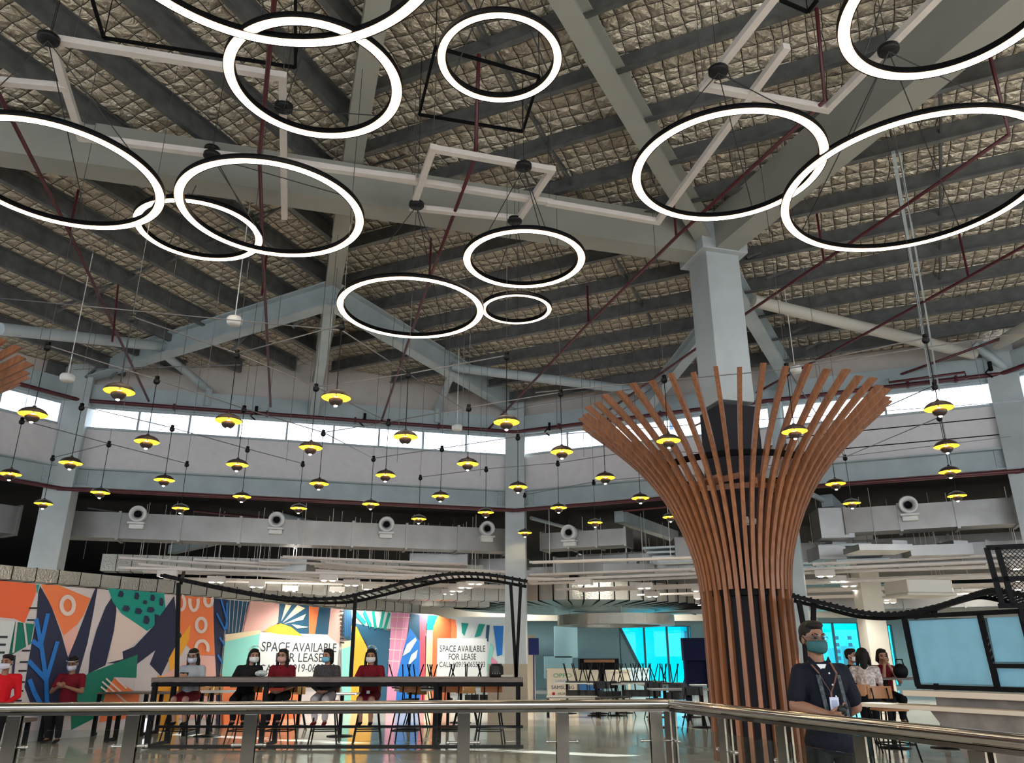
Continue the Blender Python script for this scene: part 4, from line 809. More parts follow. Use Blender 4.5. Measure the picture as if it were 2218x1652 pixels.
# ---------------- long bar table with its frame
TY = 13.35; TX0, TX1 = -5.80, .18; TD = .85
root = empty('bar_table', ((TX0+TX1)/2, TY, 0), 0, 'long dark wooden bar table with black steel frame in front of the seated women', 'table')
cx = (TX0+TX1)/2
def loc(x, y, z): return (x-cx, y, z)
b = MB(); b.box((0, TD/2, 1.02), (TX1-TX0, TD, .07)); b.build('tabletop', DWOOD, root, .006)
xs = [TX0+.06, TX0+(TX1-TX0)*.52-1.9, TX0+(TX1-TX0)*.52+.0, TX1-1.35, TX1-.06]
for x in (TX0+.06, -3.95, -1.22, .1):
    for y in (.05, TD-.05): b = MB(); b.box(loc(x, y, .5), (.07, .07, .97)); b.build('leg', BLACK, root)
b = MB()
for y in (.05, TD-.05): b.bar(loc(TX0, y, .95), loc(TX1, y, .95), .04, .06); 
b.bar(loc(TX0, .05, .04), loc(TX1, .05, .04), .06, .05); b.bar(loc(TX0, TD/2, .30), loc(TX1, TD/2, .30), .04, .04)
for x in (TX0+.06, -3.95, -1.22, .1): b.bar(loc(x, 0, .04), loc(x, TD, .04), .05, .05); b.bar(loc(x, 0, .95), loc(x, TD, .95), .05, .05)
b.build('frame', BLACK, root)
# ---------------- wavy black ladder canopies
def ladder(pts, dep, lab, nr=40, posts=()):
    def sm(t):
        n = len(pts)-1; i = min(int(t*n), n-1); f = t*n-i
        P = [pts[max(0, i-1)], pts[i], pts[i+1], pts[min(n, i+2)]]
        return Vector([.5*((2*P[1][k])+(-P[0][k]+P[2][k])*f+(2*P[0][k]-5*P[1][k]+4*P[2][k]-P[3][k])*f*f+(-P[0][k]+3*P[1][k]-3*P[2][k]+P[3][k])*f**3) for k in range(3)])
    root = empty('wavy_canopy', (pts[0][0], pts[0][1], 0), 0, lab, 'canopy'); o = Vector((pts[0][0], pts[0][1], 0)); dp = Vector(dep)
    for s_ in (0, 1):
        b = MB(); N = 60; q = [sm(i/N)-o+dp*s_ for i in range(N+1)]
        for a, e in zip(q[:-1], q[1:]): b.bar(a, e+(e-a)*.1, .045, .05)
        b.build('rail', BLACK, root)
    for i in range(nr):
        p = sm((i+.5)/nr)-o+Vector((0, 0, .03)); b = MB(); b.bar(p, p+dp, .03, .02); b.build('rung', BLACK, root)
    for pp in posts:
        for a, e in pp: b = MB(); b.bar(Vector(a)-o, Vector(e)-o, .055, .055); b.build('post', BLACK, root)
    return root
PTS = [PY(x, y, 13.5) for x, y in [(348, 1246), (470, 1272), (600, 1293), (720, 1296), (800, 1281), (900, 1256), (980, 1243), (1060, 1245), (1142, 1259)]]
ladder(PTS, (0, 1.0, 0), 'black wavy ladder-like canopy over the bar table', 44,
       [[(PY(387, 1262, 13.5), PY(383, 1466, 13.5)), (PY(392, 1262, 13.5), PY(398, 1240, 14.5))], [(PY(770, 1290, 13.5), PY(760, 1466, 13.5))], [(PY(1106, 1262, 13.5), PY(1118, 1466, 13.5)), (PY(1128, 1262, 13.5), PY(1118, 1466, 13.5))]])
PTS = [PY(x, y, Y) for x, y, Y in [(1716, 1290, 10.6), (1790, 1308, 10.4), (1870, 1327, 10.2), (1950, 1330, 10), (2030, 1315, 9.7), (2110, 1290, 9.4), (2160, 1280, 9.2), (2230, 1292, 8.9), (2300, 1310, 8.7)]]
ladder(PTS, (.35, .95, 0), 'black wavy ladder-like canopy over the kiosk at the right', 46,
       [[(PY(1730, 1300, 10.6), PY(1740, 1352, 10.6)), (PY(1740, 1352, 10.6), PY(1750, 1470, 10.6)), (PY(1762, 1300, 10.6), PY(1762, 1470, 10.6))], [(PY(1982, 1325, 9.9), PY(1988, 1340, 9.9)), (PY(2023, 1318, 9.8), PY(2023, 1337, 9.8))]])
# ---------------- kiosk with pale panels
K0 = PY(1958, 1336, 10); K1 = PY(2330, 1306, 8.25); kd = V2(K1.x-K0.x, K1.y-K0.y); kl = kd.length; kd = kd.normalized()
root = empty('kiosk_screen', (K0.x, K0.y, 0), math.atan2(kd.y, kd.x), 'black-framed kiosk screen with pale blue panels at the right edge', 'partition')
zt1, zb1 = 1.83, 1.03; fr = MB(); fr.bar((0, 0, zt1), (kl, 0, zt1), .05, .05); fr.bar((.03, 0, zb1), (kl, 0, zb1), .05, .05)
cols = [0, .96, 1.42, 1.95]
for x in cols: fr.bar((x, 0, zt1), (x+.04, 0, zb1), .05, .05)
fr.bar((.98, 0, zb1+.24), (1.44, 0, zb1+.24), .045, .045); fr.build('frame', BLACK, root)
PNL = mat('pale_blue_panel', (.20, .45, .60), .35, var=.1, vscale=3)
for x0, x1, z0, z1 in ((.04, .93, zb1+.04, zt1-.05), (1.02, 1.40, zb1+.28, zt1-.05), (1.02, 1.40, zb1+.03, zb1+.21), (1.47, 1.93, zb1+.04, zt1-.05)):
    b = MB(); b.box(((x0+x1)/2, .03, (z0+z1)/2), (x1-x0, .02, z1-z0)); b.build('panel', PNL, root, .004)
root = empty('kiosk_counter', (K0.x, K0.y, 0), math.atan2(kd.y, kd.x), 'concrete-look kiosk counter with two cream shelf boards', 'counter')
b = MB(); b.box((kl/2+.05, -.10, .965), (kl, .42, .06)); b.build('upper_shelf', mat('cream_board', (.60, .52, .42), .5), root, .005)
b = MB(); b.box((kl/2-.1, -.28, .82), (kl+.7, .35, .045)); b.build('lower_shelf', MATS['cream_board'], root, .005)
b = MB(); v = [(.35, -.3, .80), (kl, -.3, .80), (kl, .5, .80), (.35, .5, .80), (.75, -.05, .0), (kl, -.05, .0), (kl, .5, .0), (.75, .5, .0)]; b.add(v, [(0, 1, 2, 3), (4, 7, 6, 5), (0, 4, 5, 1), (0, 3, 7, 4), (1, 5, 6, 2), (2, 6, 7, 3)])
b.box((kl/2+.2, .1, .89), (kl-.3, .5, .12)); b.build('base', mat('concrete_look', (.24, .21, .19), .7, var=.25, vscale=5), root)
# mesh cage above the kiosk
G0 = PY(2137, 1186, 8.6); G1 = PY(2162, 1312, 8.6); root = empty('mesh_cage', (G0.x, G0.y, 0), math.radians(-20), 'black wire-mesh sign cage hanging at the right edge', 'cage')
h0, h1 = G1.z, G0.z; fr = MB()
for z in (h0, (h0+h1)/2-.03, h1): fr.bar((0, 0, z), (1.8, 0, z), .05, .05)
for x in (0, .10, 1.8): fr.bar((x, 0, h1), (x+.04, 0, h0), .05, .05)
fr.bar((.2, 0, h0-.16), (1.2, 0, h0-.16), .04, .04); fr.bar((.2, 0, h0), (.2, 0, h0-.16), .04, .04); fr.bar((.7, 0, h0), (.7, 0, h0-.3), .04, .04); fr.build('frame', BLACK, root)
g = MB(); n = 46
for i in range(-16, 46):
    x = .1+i*.045
    for sg in (1, -1):
        a = Vector((x, .01, h0)); e = Vector((x+sg*(h1-h0), .01, h1)); t0, t1 = 0., 1.
        ts = sorted([(.1-a.x)/(e.x-a.x), (1.8-a.x)/(e.x-a.x)]); t0 = max(0, ts[0]); t1 = min(1, ts[1])
        if t1 > t0: g.bar(a.lerp(e, t0), a.lerp(e, t1), .006, .006)
g.build('wire_mesh', BLACK, root)
# ---------------- stainless railing with glass
def railing(A, B, lab, posts, ext=0):
    d = (B-A).normalized(); ang = math.atan2(d.y, d.x); root = empty('glass_railing', (A.x, A.y, 0), 0, lab, 'railing'); L_ = (B-A).length
    b = MB(); b.tube([(0, 0, 1.04), ((B-A).x, (B-A).y, 1.04)], .032, 16); b.ell((0, 0, 1.04), (.032,)*3, 12); b.build('handrail', CHROME, root)
    b = MB(); b.bar((0, 0, 1.0), ((B-A).x, (B-A).y, 1.0), .03, .02); b.build('lower_rail', CHROME, root)
    for s in posts:
        c = d*s; b = MB(); 
        for o in (-.022, .022): b.box((c.x-d.y*o, c.y+d.x*o, .497), (.085, .012, .985), ang)
        b.box((c.x, c.y, .80), (.03, .03, .05), ang); b.box((c.x, c.y, .006), (.14, .12, .012), ang)
        p = b.build('post', CHROME, root)
        for sg in (-1, 1):
            g = MB(); k = c+d*sg*.03; g.tube([at(k, .80), at(k+d*sg*.07, .80)], .009, 8); g.ell(at(k+d*sg*.075, .80), (.014,)*3, 8); g.build('glass_clamp', CHROME, p)
    ps = sorted(posts)
    for s0, s1 in zip(ps[:-1], ps[1:]):
        m = d*((s0+s1)/2); b = MB(); b.box((m.x, m.y, .48), (s1-s0-.09, .010, .84), ang); b.build('glass_panel', GL_RAIL, root)
    return root
KR = V2(1.14, 6.05); A_ = V2(-4.6, 5.45); dl = (KR-A_).normalized()
def s_at(px, A, d):
    n = V2(-d.y, d.x); q = onplane(px, 1600, A, n); return (V2(q.x, q.y)-A).dot(d)
railing(A_, KR, 'stainless steel and glass railing along the bottom of the view', [s_at(x, A_, dl) for x in (-235, 25, 283, 540, 1004, 1218, 1422)]+[])
B_ = V2(2.45, 1.9); dr = (B_-KR).normalized()
railing(KR, B_, 'stainless steel and glass railing turning toward the viewer at the right', [s_at(x, KR, dr) for x in (1455, 1572, 1700, 1870, 2120, 2600)])
# ---------------- chairs
def stool(name, seat_z, sw, legm, seatm, backm, back=True, back_h=.30, ring=True):
    root = empty(name, (0, 0, 0)); h = sw/2
    b = MB(); b.box((0, 0, seat_z), (sw, sw, .03)); b.build('seat', seatm, root, .012)
    for sx in (-1, 1):
        for sy in (-1, 1):
            b = MB(); b.tube([(sx*h*.72, sy*h*.72, seat_z-.01), (sx*h*1.22, sy*h*1.22, 0)], .013, 8); b.build('leg', legm, root)
    if ring:
        b = MB(); k = h*1.08; z = seat_z*.33
        for a, e in (((-k, -k), (k, -k)), ((k, -k), (k, k)), ((k, k), (-k, k)), ((-k, k), (-k, -k))): b.bar((*a, z), (*e, z), .018, .018)
        b.build('footrest', legm, root)
    if back:
        b = MB(); pr = []
        N = 8
        for i in range(N+1):
            t = -1+2*i/N; pr.append((t*h*.98, h*.95-.05*(1-t*t)*-1))
        for i in range(N):
            (x0, y0), (x1, y1) = pr[i], pr[i+1]; b.bar((x0, y0, seat_z+back_h-.08), (x1, y1, seat_z+back_h-.08), .014, .17, up=Vector((0, 0, 1)))
        b.build('backrest', backm, root)
        for sx in (-1, 1): b = MB(); b.tube([(sx*h*.6, h*.7, seat_z), (sx*h*.62, h*1.02, seat_z+back_h-.02)], .010, 6); b.build('back_post', legm, root)
    return root
SZ = .66; bs = stool('bar_stool', SZ, .38, BLACK, CWOOD, CWOOD)
SX = [(398, 'under the woman in the grey cardigan'), (535, 'under the woman in black with a raised face shield'), (612, 'under the woman in dark red holding a red box'), (708, 'under the woman with the light blue mask'), (800, 'under the woman in the dark red dress'), (882, 'empty, brown-backed, first right of the seated women'), (975, 'empty, brown-backed, second right of the seated women'), (1062, 'empty, brown-backed, nearest the right end of the bar table')]
SYY = 14.15
for i, (px, t) in enumerate(SX):
    p = PY(px, 1515, SYY); l = 'black-legged bar stool '+t
    if i == 0: o = bs; o.location = (p.x, SYY, 0); tag(o, l, 'stool', 'bar stools behind the bar table')
    else: o = dup(bs, (p.x, SYY, 0), random.uniform(-.15, .15), l)
# ply-backed dining chairs behind
dc = stool('dining_chair', .45, .42, BLACK, YWOOD, YWOOD, True, .36, False)
DCH = [((300, 1500), 17.2, .4, 'plywood-backed chair behind the left bench table, farther left'), ((345, 1500), 16.8, -.5, 'plywood-backed chair near the left end of the bar table'), ((435, 1500), 16.3, .2, 'plywood-backed chair between the first two seated women'), ((475, 1500), 16.8, .9, 'plywood-backed chair close behind the second seated woman'),
       ((640, 1500), 17, .3, 'plywood-backed chair behind the gap between third and fourth women'), ((905, 1500), 17.4, PI, 'dark-shadowed chair behind the first empty bar stool'), ((1010, 1500), 18, PI, 'chair behind the gap between the empty stools')]
for i, (p_, Y, rz, l) in enumerate(DCH):
    p = PY(*p_, Y)
    if i == 0: o = dc; o.location = (p.x, Y, 0); o.rotation_euler = (0, 0, rz); tag(o, l, 'chair', 'plywood dining chairs behind the bar table')
    else: dup(dc, (p.x, Y, 0), rz, l)
bc = stool('dining_chair', .45, .42, BLACK, BLKP, BLKP, True, .36, False)
def table(x, y, lx, ly, h, rz, lab, ped=True, topm=DWOOD, n=2):
    root = empty('dining_table', (x, y, 0), rz, lab, 'table'); b = MB(); b.box((0, 0, h-.015), (lx, ly, .03)); b.build('tabletop', topm, root, .005)
    for i in range(n):
        cx_ = (i-(n-1)/2)*lx/n*1.1; b = MB(); b.box((cx_, 0, h/2), (.06, .06, h-.03)); b.lathe([(.001, .0), (.24, .0), (.24, .012), (.05, .03)], (cx_, 0, 0), 20); b.build('pedestal', BLACK, root)
    return root
GREYT = mat('grey_tabletop', (.30, .29, .28), .35)
# bench table at the left
p = PY(240, 1505, 15.2); r = empty('dining_table', (p.x+.1, 15.9, 0), -.05, 'long dining table with dark top behind the seated man at left', 'table')
b = MB(); b.box((0, 0, .735), (2.6, .7, .03)); b.build('tabletop', DWOOD, r)
for x in (-1.2, -.5, .4, 1.2):
    b = MB(); b.bar((x, -.3, 0), (x, -.3, .72), .06, .06); b.bar((x, .3, 0), (x, .3, .72), .06, .06); b.bar((x, -.3, .03), (x, .3, .03), .05, .05); b.build('leg', BLACK, r)
r = empty('bench', (p.x-.8, 14.75, 0), -.1, 'dark backless bench at the left that the man with a phone sits on', 'bench')
b = MB(); b.box((0, 0, .44), (2.6, .34, .05)); b.build('seat', DWOOD, r, .005)
for x in (-1.2, 0, 1.2):
    b = MB(); b.bar((x, -.13, 0), (x, -.13, .42), .06, .06); b.bar((x, .13, 0), (x, .13, .42), .06, .06); b.bar((x, -.13, .03), (x, .13, .03), .05, .05); b.build('leg', BLACK, r)
p = PY(5, 1560, 12.9); r = empty('bench', (p.x-.3, 13.1, 0), .1, 'short dark bench at the left edge under the person in bright red', 'bench')
b = MB(); b.box((0, 0, .44), (1.2, .4, .05)); b.build('seat', DWOOD, r, .005)
for x in (-.5, .5): b = MB(); b.bar((x, -.13, 0), (x, -.13, .42), .06, .06); b.bar((x, .13, 0), (x, .13, .42), .06, .06); b.build('leg', BLACK, r)
wp = mat('white_tabletop', (.72, .73, .76), .3)
table(PY(460, 1500, 15.6).x, 15.6, .9, .6, .78, 0, 'white-topped table between the first two seated women', topm=wp, n=1); table(PY(742, 1500, 15.6).x, 15.6, .6, .6, .74, 0, 'small white-topped table beside the fourth seated woman', topm=wp, n=1)
table(PY(600, 1500, 17.8).x, 17.8, 1.8, .7, .8, 0, 'dark dining table behind the third seated woman'); table(PY(930, 1500, 17).x, 17.0, 1.4, .7, .76, .1, 'dark dining table with upturned chairs left of the middle column', topm=GREYT)
table(PY(1040, 1500, 18.6).x, 18.8, 1.6, .7, .76, 0, 'dark dining table with upturned chairs near the middle column', topm=GREYT)
# upturned chairs standing on tables
def upturned(x, y, z, rz, lab, grp='upturned chairs on the tables'):
    o = dup(bc, (x, y, z+.47), rz, lab, grp); o['category'] = 'chair'; o.rotation_euler = (PI, 0, rz); return o
UP = [((880, 17.1, .76), 'on the table left of the middle column, leftmost'), ((915, 17.0, .76), 'on the table left of the middle column, middle'), ((955, 17.0, .76), 'on the table left of the middle column, rightmost'), ((1010, 18.8, .76), 'on the table beside the middle column, left'), ((1060, 18.8, .76), 'on the table beside the middle column, right')]
for (px, Y, z), l in UP: p = PY(px, 1450, Y); upturned(p.x, Y, z, random.uniform(0, 3), 'black chair turned upside down '+l)
# far tables
YF = 21.5
for i, (px, Y, w_, l) in enumerate([(1262, 21.8, 1.5, 'far grey table with upturned chairs in front of the phone booth'), (1312, 21, .9, 'far grey table right of the phone booth carrying upturned chairs'), (1385, 22, 1.6, 'far grey table under the left half of the cyan window'), (1455, 20.5, 1.6, 'far grey table under the right half of the cyan window'), (1478, 17.5, 1.4, 'nearer grey table just left of the slatted tree')]):
    table(PY(px, 1480, Y).x, Y, w_, .7, .75, 0, l, topm=GREYT)
UP2 = [(1243, 21.8), (1262, 21.8), (1285, 21.7), (1306, 21.0), (1322, 21.0), (1362, 22), (1382, 22), (1400, 22), (1420, 22), (1440, 20.5), (1462, 20.5)]
nm = ['leftmost beside the phone booth', 'second from the phone booth', 'third from the phone booth', 'on the table below the black hood', 'right of the black hood', 'at the slanted left edge of the cyan window', 'under the first pane of the cyan window', 'under the second pane of the cyan window', 'under the third pane of the cyan window', 'under the window, nearer the slatted tree', 'closest to the slatted tree']
for (px, Y), l in zip(UP2, nm): upturned(PY(px, 1480, Y).x, Y, .75, random.uniform(-.6, .6), 'upturned far black chair '+l)
UR = [(1420, 19.6, 0, 'black chair standing at the far tables, facing the window'), (1505, 16.6, 0, 'black chair just left of the slatted tree base'), (1345, 20.6, 1, 'black chair with slanted legs left of the cyan window reflection'), (1465, 18.6, PI, 'black chair behind the railing corner'), (1310, 20.2, .3, 'black chair at the far table edge below the hood')]
for i, (px, Y, rz, l) in enumerate(UR):
    p = PY(px, 1500, Y)
    if i == 0: bc.location = (p.x, Y, 0); bc.rotation_euler = (0, 0, rz); tag(bc, l, 'chair', 'black chairs standing by the far tables')
    else:
        o = dup(bc, (p.x, Y, 0), rz, l, 'black chairs standing by the far tables'); o['category'] = 'chair'
for o in C.objects:
    if o.name.startswith('dining_chair') and o.parent is None and 'category' not in o: o['category'] = 'chair'
p = PY(1240, 1520, 20.5); r = empty('bench', (p.x, 20.5, 0), 0, 'low grey-topped bench table in front of the phone booth', 'bench'); b = MB(); b.box((0, 0, .45), (1.25, .5, .04)); b.build('seat', GREYT, r)
for x in (-.6, .6): b = MB(); b.bar((x, -.2, 0), (x, -.2, .43), .05, .05); b.bar((x, .2, 0), (x, .2, .43), .05, .05); b.build('leg', BLACK, r)
# phone booth counter with brand lettering
p = PY(1219, 1490, 26); r = empty('phone_counter', (p.x, 26, 0), 0, 'cream phone-repair counter with brand lettering in the distance', 'counter')
b = MB(); b.box((0, .3, .5), (.95, .6, 1.0)); b.box((0, .3, 1.02), (1.0, .65, .05)); b.build('body', mat('counter_cream', (.70, .64, .50), .5), r)
Rt = Matrix.Rotation(PI/2, 4, 'X')
for tx, z, s_, m_, sx in (('OPPO', .78, .17, mat('oppo_green', (.03, .30, .12), .5), 1.3), ('VIVO', .60, .16, mat('vivo_blue', (.20, .32, .6), .5), 1.3), ('SAMSUNG', .44, .15, mat('samsung_blue', (.01, .02, .12), .5), 1.05), ('HUAWEI', .27, .11, mat('letter_black', (.02, .02, .02), .5), 1.1)):
    text_mesh('lettering', tx, Matrix.Translation((.07 if tx == 'HUAWEI' else 0, -.004, z)) @ Rt, s_, m_, r, sx)
b = MB(); b.lathe([(.001, 0), (.05, 0), (.001, .002)], (-.29, -.006, .31), 10, 0, Matrix.Rotation(PI/2, 3, 'X')); b.build('red_logo', mat('logo_red', (.6, .02, .03), .5), r)
for i, (px, Y, w_, h, m_, l) in enumerate([(1275, 27, 1.0, .95, 'counter_cream', 'cream counter unit right of the phone counter'), (1330, 27, 1.0, .95, 'counter_cream', 'cream counter unit behind the upturned chairs'), (1375, 27.5, .9, 1.0, None, 'bluish-white counter unit left of the tall window')]):
    p = PY(px, 1500, Y); b = MB(); b.box((p.x, Y, h/2), (w_, .6, h)); b.box((p.x, Y-.02, h+.02), (w_+.05, .66, .04)); b.box((p.x, Y-.31, h*.4), (w_*.85, .02, h*.5), 0, 1)
    tag(b.build('counter_unit', [MATS[m_] if m_ else mat('bluish_white', (.55, .72, .80), .4), mat('blue_panel', (.03, .16, .42), .4) if i < 1 else TEALW]), l, 'counter')
p = PY(1296, 1445, 30); b = MB(); b.box((p.x, 30, p.z), (1.4, .8, .6)); b.box((p.x, 29.58, p.z+.22), (1.1, .02, .1), 0, 1); b.box((p.x-.5, 30, p.z/2-.15), (.06, .06, p.z-.3)); b.box((p.x+.5, 30, p.z/2-.15), (.06, .06, p.z-.3)); tag(b.build('food_hood', [BLACK, CWOOD]), 'black stall hood with a wooden name strip behind the far tables', 'stall')
b = MB(); p = PY(1225, 1395, 36); b.box((p.x, 36, p.z+.1), (1.0, .8, 1.3)); b.box((p.x-.35, 36, p.z-.95), (1.2, .8, .9), 0); b.box((p.x-.5, 36, .4), (.3, .3, .9)); tag(b.build('exhaust_duct', TEALW), 'pale vertical exhaust duct on the far wall left of the cyan window', 'duct')
p = PY(1508, 1430, 19.5); r = empty('display_board', (p.x, 19.5, 0), 0, 'tall dark display stand just left of the slatted tree', 'stand'); b = MB(); b.box((0, 0, 1.55), (.62, .25, .50)); b.box((-.26, 0, .95), (.06, .2, .9)); b.box((0, .05, 1.05), (.5, .02, .55)); b.box((.26, 0, .65), (.06, .2, 1.3)); b.box((-.26, 0, .3), (.06, .2, .6)); b.build('board', mat('navy_board', (.004, .006, .03), .6, spec=.1), r)
p = PY(1148, 1400, 24); b = MB(); b.box((p.x-.1, 24, 1.0), (.5, .1, 2.0)); tag(b.build('stall_panel', mat('beige_panel', (.34, .29, .22), .6)), 'beige stall panel just right of the middle column', 'panel')
b = MB(); b.box((p.x+.1, 23.8, p.z), (.30, .05, .46)); b.box((p.x+.1, 23.8, p.z/2-.1), (.04, .04, p.z-.2)); s_ = tag(b.build('notice_board', mat('navy_sign', (.006, .012, .08), .5, spec=.2)), 'small navy notice sign right of the middle column', 'sign')
p = PY(1175, 1500, 19); b = MB(); b.box((PY(1100, 1500, 17).x, 17, .62), (.8, .5, 1.24)); tag(b.build('cabinet', MATS['beige_panel']), 'beige box cabinet behind the right end of the bar table', 'cabinet')
p = PY(1075, 1450, 13.7); r = empty('pot_cover', (p.x, 13.75, 1.055)); tag(r, 'black rounded appliance standing on the right end of the bar table', 'appliance')
b = MB(); b.lathe([(.001, 0), (.11, 0), (.12, .04), (.115, .16), (.08, .21), (.001, .21)], n=20); b.build('body', BLKP, r); b = MB()
for k in range(4): b.ell((-.06+.04*k, -.115, .06), (.008,)*3, 6)
b.build('buttons', CREAM, r); b = MB(); b.box((.17, 0, .02), (.22, .16, .03)); tag(b.build('tray', CREAM), 'small cream tray on the right end of the bar table', 'tray').location = (p.x, 13.75, 1.057)
# high table and chairs at right behind the man
p = PY(1925, 1472, 13.6); table(p.x+.35, 13.6, 1.5, .6, 1.05, 0, 'dark high table in front of the woman at the right', topm=DWOOD)
for px, Y, l in ((1860, 13.2, 'bar stool under the woman in the floral blouse'), (1915, 14.4, 'bar stool behind the dark high table at right'), (1925, 12.0, 'bar stool at the pale shelf left of the kiosk'), (1843, 14.3, 'bar stool under the masked woman behind the floral blouse')):
    p = PY(px, 1530, Y); dup(bs, (p.x, Y, 0), PI*.9 if px == 1860 else .1, 'black-legged '+l, 'stools around the right high table')
p = PY(1950, 1465, 13.5); b = MB(); b.ell((p.x+.02, 13.5, 1.15), (.12, .08, .12), 14); b.tube([(p.x-.05, 13.5, 1.22), (p.x-.03, 13.5, 1.33), (p.x+.07, 13.5, 1.33), (p.x+.09, 13.5, 1.22)], .012, 6); tag(b.build('handbag', BLACK), 'black handbag standing on the dark high table', 'bag')
# ---------------- people
SKIN = mat('skin', (.36, .185, .12), .5); SKIND = mat('skin_tan', (.24, .115, .07), .5); HAIR = mat('dark_hair', (.009, .007, .006), .6, spec=.2, bump=.4, bscale=60)
def cloth(n, c, **k): return mat('cloth_'+n, c, .85, bump=.25, bscale=14, spec=.12, **k)
def blob(name, parts, m, parent, vox, smooth=4):
    b = MB()
    for p in parts:
        if p[0] == 'c': b.cap(p[1], p[2], p[3], p[4], 12)
        elif p[0] == 'e': b.ell(p[1], p[2], 14, 0, p[3] if len(p) > 3 else None)
        elif p[0] == 'b': b.box(p[1], p[2], p[3] if len(p) > 3 else 0)
    o = b.build(name, m, parent); r = o.modifiers.new('remesh', 'REMESH'); r.mode = 'VOXEL'; r.voxel_size = vox; r.use_smooth_shade = True
    s = o.modifiers.new('smooth', 'SMOOTH'); s.iterations = smooth; s.factor = .5
    return o
Vv = Vector
def hand(out, wr, d, palm, sc=1.0, curl=.7, side=1):
    # wr wrist, d forward along the hand, palm = direction the palm faces
    d = Vv(d).normalized(); palm = Vv(palm).normalized(); a = d.cross(palm).normalized()*side
    c = Vv(wr)+d*.045*sc
    out.append(('c', Vv(wr), c+d*.02*sc, .026*sc, .030*sc)); 
    for k, (o, l) in enumerate(((-.030, .070), (-.010, .080), (.010, .075), (.029, .058))):
        b0 = c+d*.03*sc+a*o*sc; out.append(('c', Vv(wr)+a*o*.5*sc, b0, .014*sc, .011*sc))
        dd = (d*math.cos(curl)+palm*math.sin(curl)).normalized(); k1 = b0+dd*l*.5*sc; d2 = (d*math.cos(curl*2)+palm*math.sin(curl*2)).normalized()
        out.append(('c', b0, k1, .0092*sc, .0088*sc)); out.append(('c', k1, k1+d2*l*.5*sc, .0086*sc, .0075*sc))
    t0 = Vv(wr)+d*.015*sc-a*.022*sc; t1 = t0+(d*.6-a*.7+palm*.3).normalized()*.038*sc; out.append(('c', t0, t1, .013*sc, .0105*sc)); out.append(('c', t1, t1+(d*.8+palm*.6).normalized()*.030*sc, .010*sc, .0085*sc))
def head_parts(h, fw, s=1.0):
    # h = head centre, fw = facing direction
    f = Vv(fw).normalized(); r = f.cross(Vv((0, 0, 1))).normalized(); u = r.cross(f)
    M_ = Matrix((r, f, u)).transposed(); E = lambda x, y, z: Vv(h)+M_ @ Vv((x*s, y*s, z*s))
    P = [('e', E(0, -.01, .025), (.075*s, .093*s, .088*s), M_), ('e', E(0, .022, -.04), (.058*s, .062*s, .072*s), M_), ('e', E(0, .055, -.085), (.030*s, .028*s, .026*s), M_), ('c', E(0, .082, .012), E(0, .102, -.022), .010*s, .015*s), ('e', E(0, .085, -.052), (.024*s, .012*s, .010*s), M_), ('c', E(-.04, .078, .03), E(.04, .078, .03), .012*s, .012*s)]
    for sx in (-1, 1): P += [('e', E(sx*.078, -.005, -.01), (.010*s, .020*s, .032*s), M_), ('e', E(sx*.045, .055, -.03), (.026*s, .026*s, .028*s), M_)]
    return P, E, M_
def face_bits(root, E, M_, s, mask=None, shield=None, glasses=False, hair='long', hairm=HAIR):
    ey = MB(); 
    for sx in (-1, 1): ey.ell(E(sx*.031, .078, .005), (.014*s, .010*s, .008*s), 10, 0, M_)
    ey.build('eyes', mat('eye_dark', (.02, .012, .01), .2), root)
    br = MB()
    for sx in (-1, 1): br.tube([E(sx*.015, .089, .028), E(sx*.035, .088, .034), E(sx*.055, .076, .027)], .0045*s, 6)
    br.build('eyebrows', hairm, root)
    if mask:
        b = MB(); vs = []; n = 10; fs = []
        for j in range(7):
            z = -.012-.015*j; 
            for i in range(n+1):
                a = math.radians(-78+156*i/n); rad = (.080 if 0 < j < 6 else .074)*(1-.02*max(0, j-3)**1.5); pk = .028*math.exp(-(a*1.6)**2)*(1-abs(j-2.5)/4.5)
                vs.append(E(rad*math.sin(a), .022+(rad+pk)*math.cos(a), z*(1-.25*abs(a)/1.4)-.006*abs(a)))
        for j in range(6):
            for i in range(n): k = j*(n+1)+i; fs.append((k, k+1, k+n+2, k+n+1))
        b.add(vs, fs, 0, True); o = b.build('face_mask', mask, root); m = o.modifiers.new('solid', 'SOLIDIFY'); m.thickness = .004; m.offset = 1
        b = MB()
        for sx in (-1, 1):
            b.tube([E(sx*.076, .035, -.02), E(sx*.088, -.005, .02), E(sx*.085, -.02, -.02), E(sx*.07, .03, -.075)], .0028*s, 5)
        b.build('mask_loop', mask if mask is not MATS.get('mask_teal') else BLACK, root)
    if shield is not None:
        b = MB(); vs = []; fs = []; n = 10; tilt = shield
        for j in range(2):
            for i in range(n+1):
                a = math.radians(-80+160*i/n); z = .065 if j == 0 else -.125; rr = .105
                p = Vv((rr*math.sin(a), .01+rr*math.cos(a), z)); 
                if tilt:
                    q = Vv((0, 0, .065)); p = Matrix.Rotation(tilt, 3, 'X') @ (p-q)+q
                vs.append(E(*p))
        for i in range(n): fs.append((i, i+1, n+2+i, n+1+i))
        b.add(vs, fs, 0, True); b.build('face_shield', GL_SHIELD, root)
        b = MB(); b.tube([vs[i] for i in range(n+1)], .003, 6); b.build('shield_band', SPK, root)
    if glasses:
        b = MB()
        for sx in (-1, 1):
            b.tube([E(sx*.033+.026*math.cos(t), .100, .004+.016*math.sin(t)) for t in [k*PI/6 for k in range(12)]], .0016, 5, 0, True); b.tube([E(sx*.058, .098, .008), E(sx*.082, -.0, .012)], .002, 5)
        b.tube([E(-.009, .101, .008), E(.009, .101, .008)], .002, 5); b.build('glasses', mat('glass_rim', (.10, .10, .11), .3), root)
